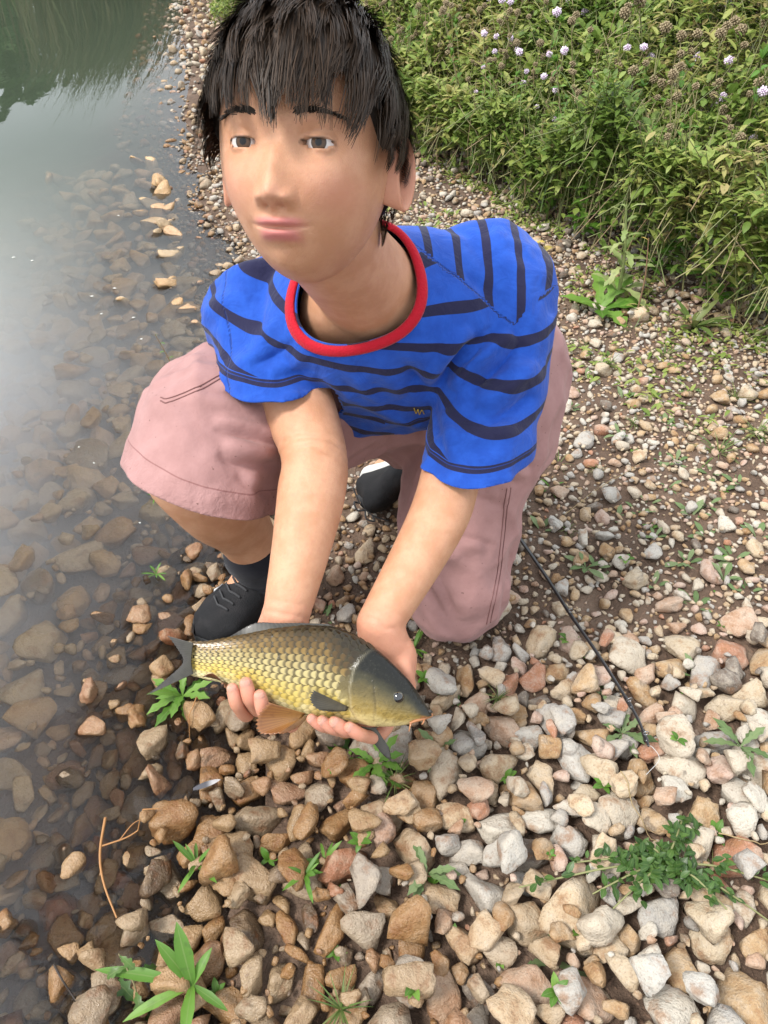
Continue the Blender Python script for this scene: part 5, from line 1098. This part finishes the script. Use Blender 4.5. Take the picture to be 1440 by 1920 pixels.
plant('dock_plant', tuple(at_px(1125, 580)), [('foliage', m, M_FRESH)], 'large green rosette of broad toothed leaves at the pale thistle foot', 'plant')
m = MB()
for k in range(12): leaf(m, np.zeros(3), rdir(15, 60, k*.55), Zp, prng.uniform(.07, .12), prng.uniform(.016, .024), prng.uniform(.4, 1.1), .2, 'lance', 7)
plant('plantain', tuple(at_px(1300, 610)), [('foliage', m, M_GRASS)], 'rosette of narrow leaves beside the dry grass clump', 'plant')
m = MB()
for k in range(42): leaf(m, prng.normal(0, .02, 3)*np.array([1, 1, 0]), rdir(5, 80), Zp, prng.uniform(.08, .17), .0035, prng.uniform(.8, 2.6), .2, 'blade', 9)
plant('dry_grass_clump', tuple(at_px(1375, 590)), [('blades', m, M_DRY)], 'curled straw-coloured dry grass clump below the thicket', 'plant')
# ribwort at the lower edge, with broad long leaves
m = MB(); base = at_px(372, 1868)
for (az, L_, W_, el) in ((112, .075, .021, 52), (172, .125, .015, 14), (205, .085, .013, 10), (275, .065, .016, 30), (60, .045, .012, 40), (330, .055, .011, 18), (140, .07, .016, 42)):
    leaf(m, np.zeros(3), np.array([math.cos(math.radians(az))*math.cos(math.radians(el)), math.sin(math.radians(az))*math.cos(math.radians(el)), math.sin(math.radians(el))]), Zp, L_, W_, .6, .3, 'lance', 9)
o = plant('ribwort', tuple(base+np.array([0, 0, .05])), [('foliage', m, M_FRESH)], 'ribwort with long glossy bright leaves among the wet stones', 'plant')
upright(255, 1905, (-.01, .04, .10), 'thin weed with lobed dark leaves beside the ribwort', 6, M_DEEP, .0014, 'lobed_weed', 'tooth', (.03, .045), .4, .6)
# creeping plant over the dry stones
st, lf = MB(), MB(); c0 = at_px(1235, 1640)+np.array([0, 0, .035])
for (ex, ey) in ((1065, 1640), (965, 1690), (1130, 1740), (1440, 1665), (1440, 1745), (1290, 1550), (1265, 1560), (1340, 1735), (1180, 1600), (1285, 1690), (1100, 1700)):
    e = at_px(ex, ey); e[2] = ground_top(e[0], e[1])+.008; pts = [np.zeros(3), (e-c0)*.35+np.array([0, 0, .02]), (e-c0)*.7+np.array([0, 0, .012]), e-c0]; stem(st, pts, .0016, .0010, 16, 6, .35); P = spline(pts, 30)
    for k in range(13):
        t = prng.random()**1.3*.95; p = P[int(t*29)]
        for _ in range(2 if t > .5 else 4): Lf_ = prng.uniform(.010, .018); leaf(lf, p+prng.normal(0, .006, 3)*np.array([1, 1, .6]), rdir(-5, 60), Zp, Lf_, Lf_*.6, .4, .2, 'ovate', 4)
plant('creeping_weed', tuple(c0), [('runners', st, M_STEM), ('foliage', lf, M_DEEP)], 'dark green creeping plant with long runners across pale stones', 'plant')

# --- bits and pieces
def twig(pix, r, name, label, mat, lift=.012, cat='twig'):
    pts = []
    for (qx, qy) in spline(pix, 14): p = on_ground(qx, qy); pts.append(np.array([p[0], p[1], max(ground_top(p[0], p[1]), 0)+lift*.4+r]))
    pts = np.array(pts); pts[1:-1] = (pts[:-2]+pts[1:-1]+pts[2:])/3; V, Q, T = tube(pts, np.linspace(r, r*.55, len(pts)), 7); b = MB(); b.add(V, quads=Q, tris=T, rnd=.3, w=1.0, leaf=0.0); return tag(b.obj(name, mat), label, cat)
M_ROOT = plain('orange_root', (.33, .16, .055), .6)
twig([(212, 1562), (202, 1625), (208, 1680), (228, 1735)], .0022, 'dry_root', 'thick orange dry stem lying over wet stones at the waterline', M_ROOT)
twig([(205, 1612), (250, 1592), (280, 1570), (315, 1560)], .0014, 'rootlet', 'thin orange rootlet branching towards the stones', M_ROOT); twig([(235, 1600), (262, 1565), (290, 1552)], .0010, 'rootlet', 'fine curled orange rootlet floating beside the thick dry stem', M_ROOT)
twig([(382, 1330), (376, 1365), (360, 1400)], .0012, 'rootlet', 'reddish rootlet under the bright weed by the fish tail', M_ROOT)
twig([(1150, 1480), (1180, 1530), (1230, 1580)], .0010, 'straw', 'pale straw lying between pale stones near the rod tip', M_DRY); twig([(1340, 1575), (1390, 1590), (1439, 1598)], .0010, 'straw', 'long dry straw beyond the creeping plant', M_DRY); twig([(1060, 960), (1130, 910), (1200, 870)], .0009, 'straw', 'fine dry straw crossing the gravel behind the rod', M_DRY)
twig([(120, 1830), (145, 1875), (165, 1905)], .0014, 'dark_twig', 'dark twig poking from the shallow water by wet stones', M_TWIG, cat='twig')
# bent dark stalk in the thicket
P = spline([px(1195, 105, 2.55), px(1275, 145, 2.4), px(1325, 185, 2.3), px(1348, 212, 2.28)], 20); V, Q, T = tube(P, np.linspace(.004, .003, 20), 7); b = MB(); b.add(V, quads=Q, tris=T); tag(b.obj('bent_stalk', M_TWIG), 'bare dark stalk bent over the top of the thicket', 'stalk')
# feather at the waterline
b = MB(); p0 = gz(362, 1482, .030); p1 = gz(415, 1463, .040); ax = unit(p1-p0); n = 12; t = np.linspace(0, 1, n); sd = unit(np.cross(ax, Zp)); wv = .0055*np.sin(np.clip(t*.9+.1, 0, 1)*math.pi)**.7
V = np.stack([p0+(p1-p0)*t[:, None]-sd*wv[:, None]+Zp*.002, p0+(p1-p0)*t[:, None]+Zp*.005*np.sin(t*3)[:, None], p0+(p1-p0)*t[:, None]+sd*wv[:, None]*.8+Zp*.003], 1); b.add(V.reshape(-1, 3), quads=grid_quads(n, 3, False), t=np.repeat(t, 3))
mfe = NT('feather'); mfe.set(color=mfe.mix(mfe.mr(mfe.attr('t'), .45, .75), (.06, .06, .07), (.34, .33, .33)), rough=.8); o = tag(b.obj('feather', mfe.m), 'small grey and white feather lying at the waterline', 'feather')
M_FLECK = plain('pale_fleck', (.40, .40, .36), .6)
for i, (qx, qy) in enumerate([(190, 588), (228, 556), (172, 555), (265, 635), (60, 488), (25, 482), (215, 540), (250, 595), (222, 404), (148, 838), (176, 868), (262, 980)]):
    p = gz(qx, qy, .003); b = MB(); k = 7; a = np.linspace(0, 6.28, k, endpoint=False); r = prng.uniform(.0025, .0055)*(1+.5*(qy < 600)); V = np.stack([p+np.array([math.cos(q)*r*prng.uniform(.6, 1.1), math.sin(q)*r*prng.uniform(.5, 1), 0]) for q in a]); b.add(np.vstack([V, p+Zp*.002]), tris=[(k, j, (j+1) % k) for j in range(k)]); tag(b.obj('floating_fleck', M_FLECK), 'pale fleck of plant fluff floating on the pond', 'fleck', 'flecks floating on the pond')

# --- fishing rod lying on the gravel
rod_pts = []
for (qx, qy) in ((930, 940), (962, 990), (1020, 1075), (1075, 1160), (1120, 1225), (1165, 1295), (1196, 1348), (1216, 1398)):
    p = on_ground(qx, qy); rod_pts.append([p[0], p[1], 0])
rod_pts = np.array(rod_pts); _t = np.linspace(0, 1, len(rod_pts)); _h = np.array([max(ground_top(*q[:2]) for q in [p+(rod_pts[min(i+1, len(rod_pts)-1)]-p)*w for w in (0, .35, .7)]) for i, p in enumerate(rod_pts)])
_A = np.polyfit(_t, _h, 1); _zl = np.polyval(_A, _t); rod_pts[:, 2] = _zl+max(0, (_h-_zl).max())+.003
rod_pts[:, :2] = [gz(qx, qy, float(z))[:2] for (qx, qy), z in zip(((930, 940), (962, 990), (1020, 1075), (1075, 1160), (1120, 1225), (1165, 1295), (1196, 1348), (1216, 1398)), rod_pts[:, 2])]
M_ROD = plain('black_carbon', (.012, .012, .013), .28, .5, coat=.4); M_WIRE = plain('dark_steel', (.30, .30, .30), .25, .5, metal=.9)
rod = empty('fishing_rod', tuple(rod_pts[-1])); tag(rod, 'thin black fishing rod lying on the gravel beside the kneeling leg', 'fishing rod')
P = spline(rod_pts, 40); V, Q, T = tube(P, np.linspace(.0040, .0020, 40), 10); b = MB(); b.add(V, quads=Q, tris=T); keep_parent(b.obj('blank', M_ROD), rod)
for i in (16, 30, 37):
    a = np.linspace(0, 2*math.pi, 20); c = P[i]+Zp*.007; d = unit(P[i+1]-P[i]); s_ = unit(np.cross(d, Zp)); ring = c+s_*(np.cos(a)*.0042)[:, None]+Zp*(np.sin(a)*.0042)[:, None]; V, Q, T = tube(ring, .0007, 6, cap=False); b = MB(); b.add(V, quads=Q)
    V, Q, T = tube(np.array([P[i-1], P[i]+Zp*.003]), .0008, 6); b.add(V, quads=Q, tris=T); o = keep_parent(b.obj('line_guide', M_WIRE), rod)
    V, Q, T = tube(P[i-1:i+2], .0034, 10); b = MB(); b.add(V, quads=Q, tris=T); keep_parent(b.obj('thread_wrap', M_ROD), rod)
V, Q, T = tube(spline([P[-1], P[-1]+np.array([.004, -.006, .004]), P[-1]+np.array([.010, -.020, -.002]), P[-1]+np.array([-.012, -.040, -.006])], 16), .0004, 5); b = MB(); b.add(V, quads=Q, tris=T); keep_parent(b.obj('line', plain('fishing_line', (.5, .5, .48), .3)), rod)

# ------------------------------------------------------------------ far bank, seen in the water's reflection
def far_tree(x, y, h, w, seed, label, conifer):
    r = np.random.default_rng(seed); g = float(ground_z(x, y)); g = max(g, 0); root = empty('conifer' if conifer else 'bank_tree', (x, y, g)); tag(root, label, 'tree', 'trees on the far bank'); tb, cb_ = MB(), MB()
    V, Q, T = tube(spline([(0, 0, 0), (.1, 0, h*.4), (0, .05, h*.97)], 12), np.linspace(.035*h, .006*h, 12), 8); tb.add(V, quads=Q, tris=T)
    n = 2600; t = r.random(n)**.8; z = h*(.08+.92*t); rad = w*((1-t)**.8 if conifer else np.sin(np.clip(t*.85+.15, 0, 1)*math.pi)**.6)*(.72+.28*np.sin(z*5.5+seed)+.15*r.random(n)); az = r.uniform(0, 6.28, n); rr_ = rad*r.random(n)**.4
    C = np.stack([np.cos(az)*rr_, np.sin(az)*rr_, z-.12*rr_*conifer], 1); u = r.normal(size=(n, 3)); u /= np.linalg.norm(u, axis=1)[:, None]; v_ = np.cross(u, r.normal(size=(n, 3))); v_ /= np.linalg.norm(v_, axis=1)[:, None]; s_ = r.uniform(.10, .24, n)[:, None]*(.6+.06*h)
    Vq = np.stack([C-u*s_, C+v_*s_*.6, C+u*s_, C-v_*s_*.6], 1).reshape(-1, 3); cb_.add(Vq, quads=np.arange(4*n).reshape(-1, 4), rnd=np.repeat(r.random(n)*.8, 4), w=1.0, leaf=0.0)
    tb.obj('trunk', M_BARK, root); cb_.obj('crown', M_DEEP, root); return root
k = 0
for (az, D_, h, w) in ((-36, 26, 6.0, 1.5), (-31.5, 25, 5.2, 1.1), (-28.5, 27, 6.2, 1.2), (-25.5, 26, 5.6, .9), (-23.4, 24.5, 4.9, 1.0), (-21.2, 27, 5.2, 1.3), (-18.6, 26, 4.6, 1.4), (-15.8, 27, 4.4, 1.6), (-12.5, 28, 4.2, 1.8), (-41, 28, 5.6, 1.8), (-8, 30, 4.6, 2.2)):
    k += 1; far_tree(math.sin(math.radians(az))*D_, math.cos(math.radians(az))*D_, h*1.22, w*1.1, 900+k, 'dark evergreen tree on the far bank mirrored in the pond' if k % 3 else 'dark broad tree on the far bank mirrored in the pond', k % 3 != 0)
rb = MB()
for i in range(2600):
    y = prng.uniform(8.9, 12.5); x = float(edge_x(y))+prng.normal(-.35, .38)-.08*(y-8.9); h = prng.uniform(.95, 1.75)*(1.15 if prng.random() < .2 else 1); az = prng.uniform(0, 6.28)
    leaf(rb, np.array([x, y, -.05]), rdir(74, 89, az), np.array([math.cos(az+1), math.sin(az+1), .1]), h, .022, prng.uniform(.05, .5), .1, 'blade', 5, rnd=prng.random())
M_REED = leaf_mat('brown_reed', [(0, (.06, .045, .018)), (.5, (.12, .085, .035)), (.85, (.10, .10, .03)), (1, (.20, .14, .06))], .6, .2)
tag(rb.obj('reed_bed', M_REED), 'brown reeds standing at the pond edge mirrored in the water', 'reeds', kind='stuff')
rb = MB()
for i in range(5200):
    x = prng.uniform(-19, -5.5); y = 23.0+prng.normal(0, .8)+.1*x; h = prng.uniform(1.2, 2.4); az = prng.uniform(0, 6.28)
    leaf(rb, np.array([x, y, -.1]), rdir(70, 89, az), np.array([math.cos(az+1), math.sin(az+1), .1]), h, .075, prng.uniform(.05, .6), .1, 'blade', 4, rnd=prng.random()*.8)
tag(rb.obj('far_reeds', M_DEEP), 'dark green reeds along the far bank mirrored in the pond', 'reeds', kind='stuff')
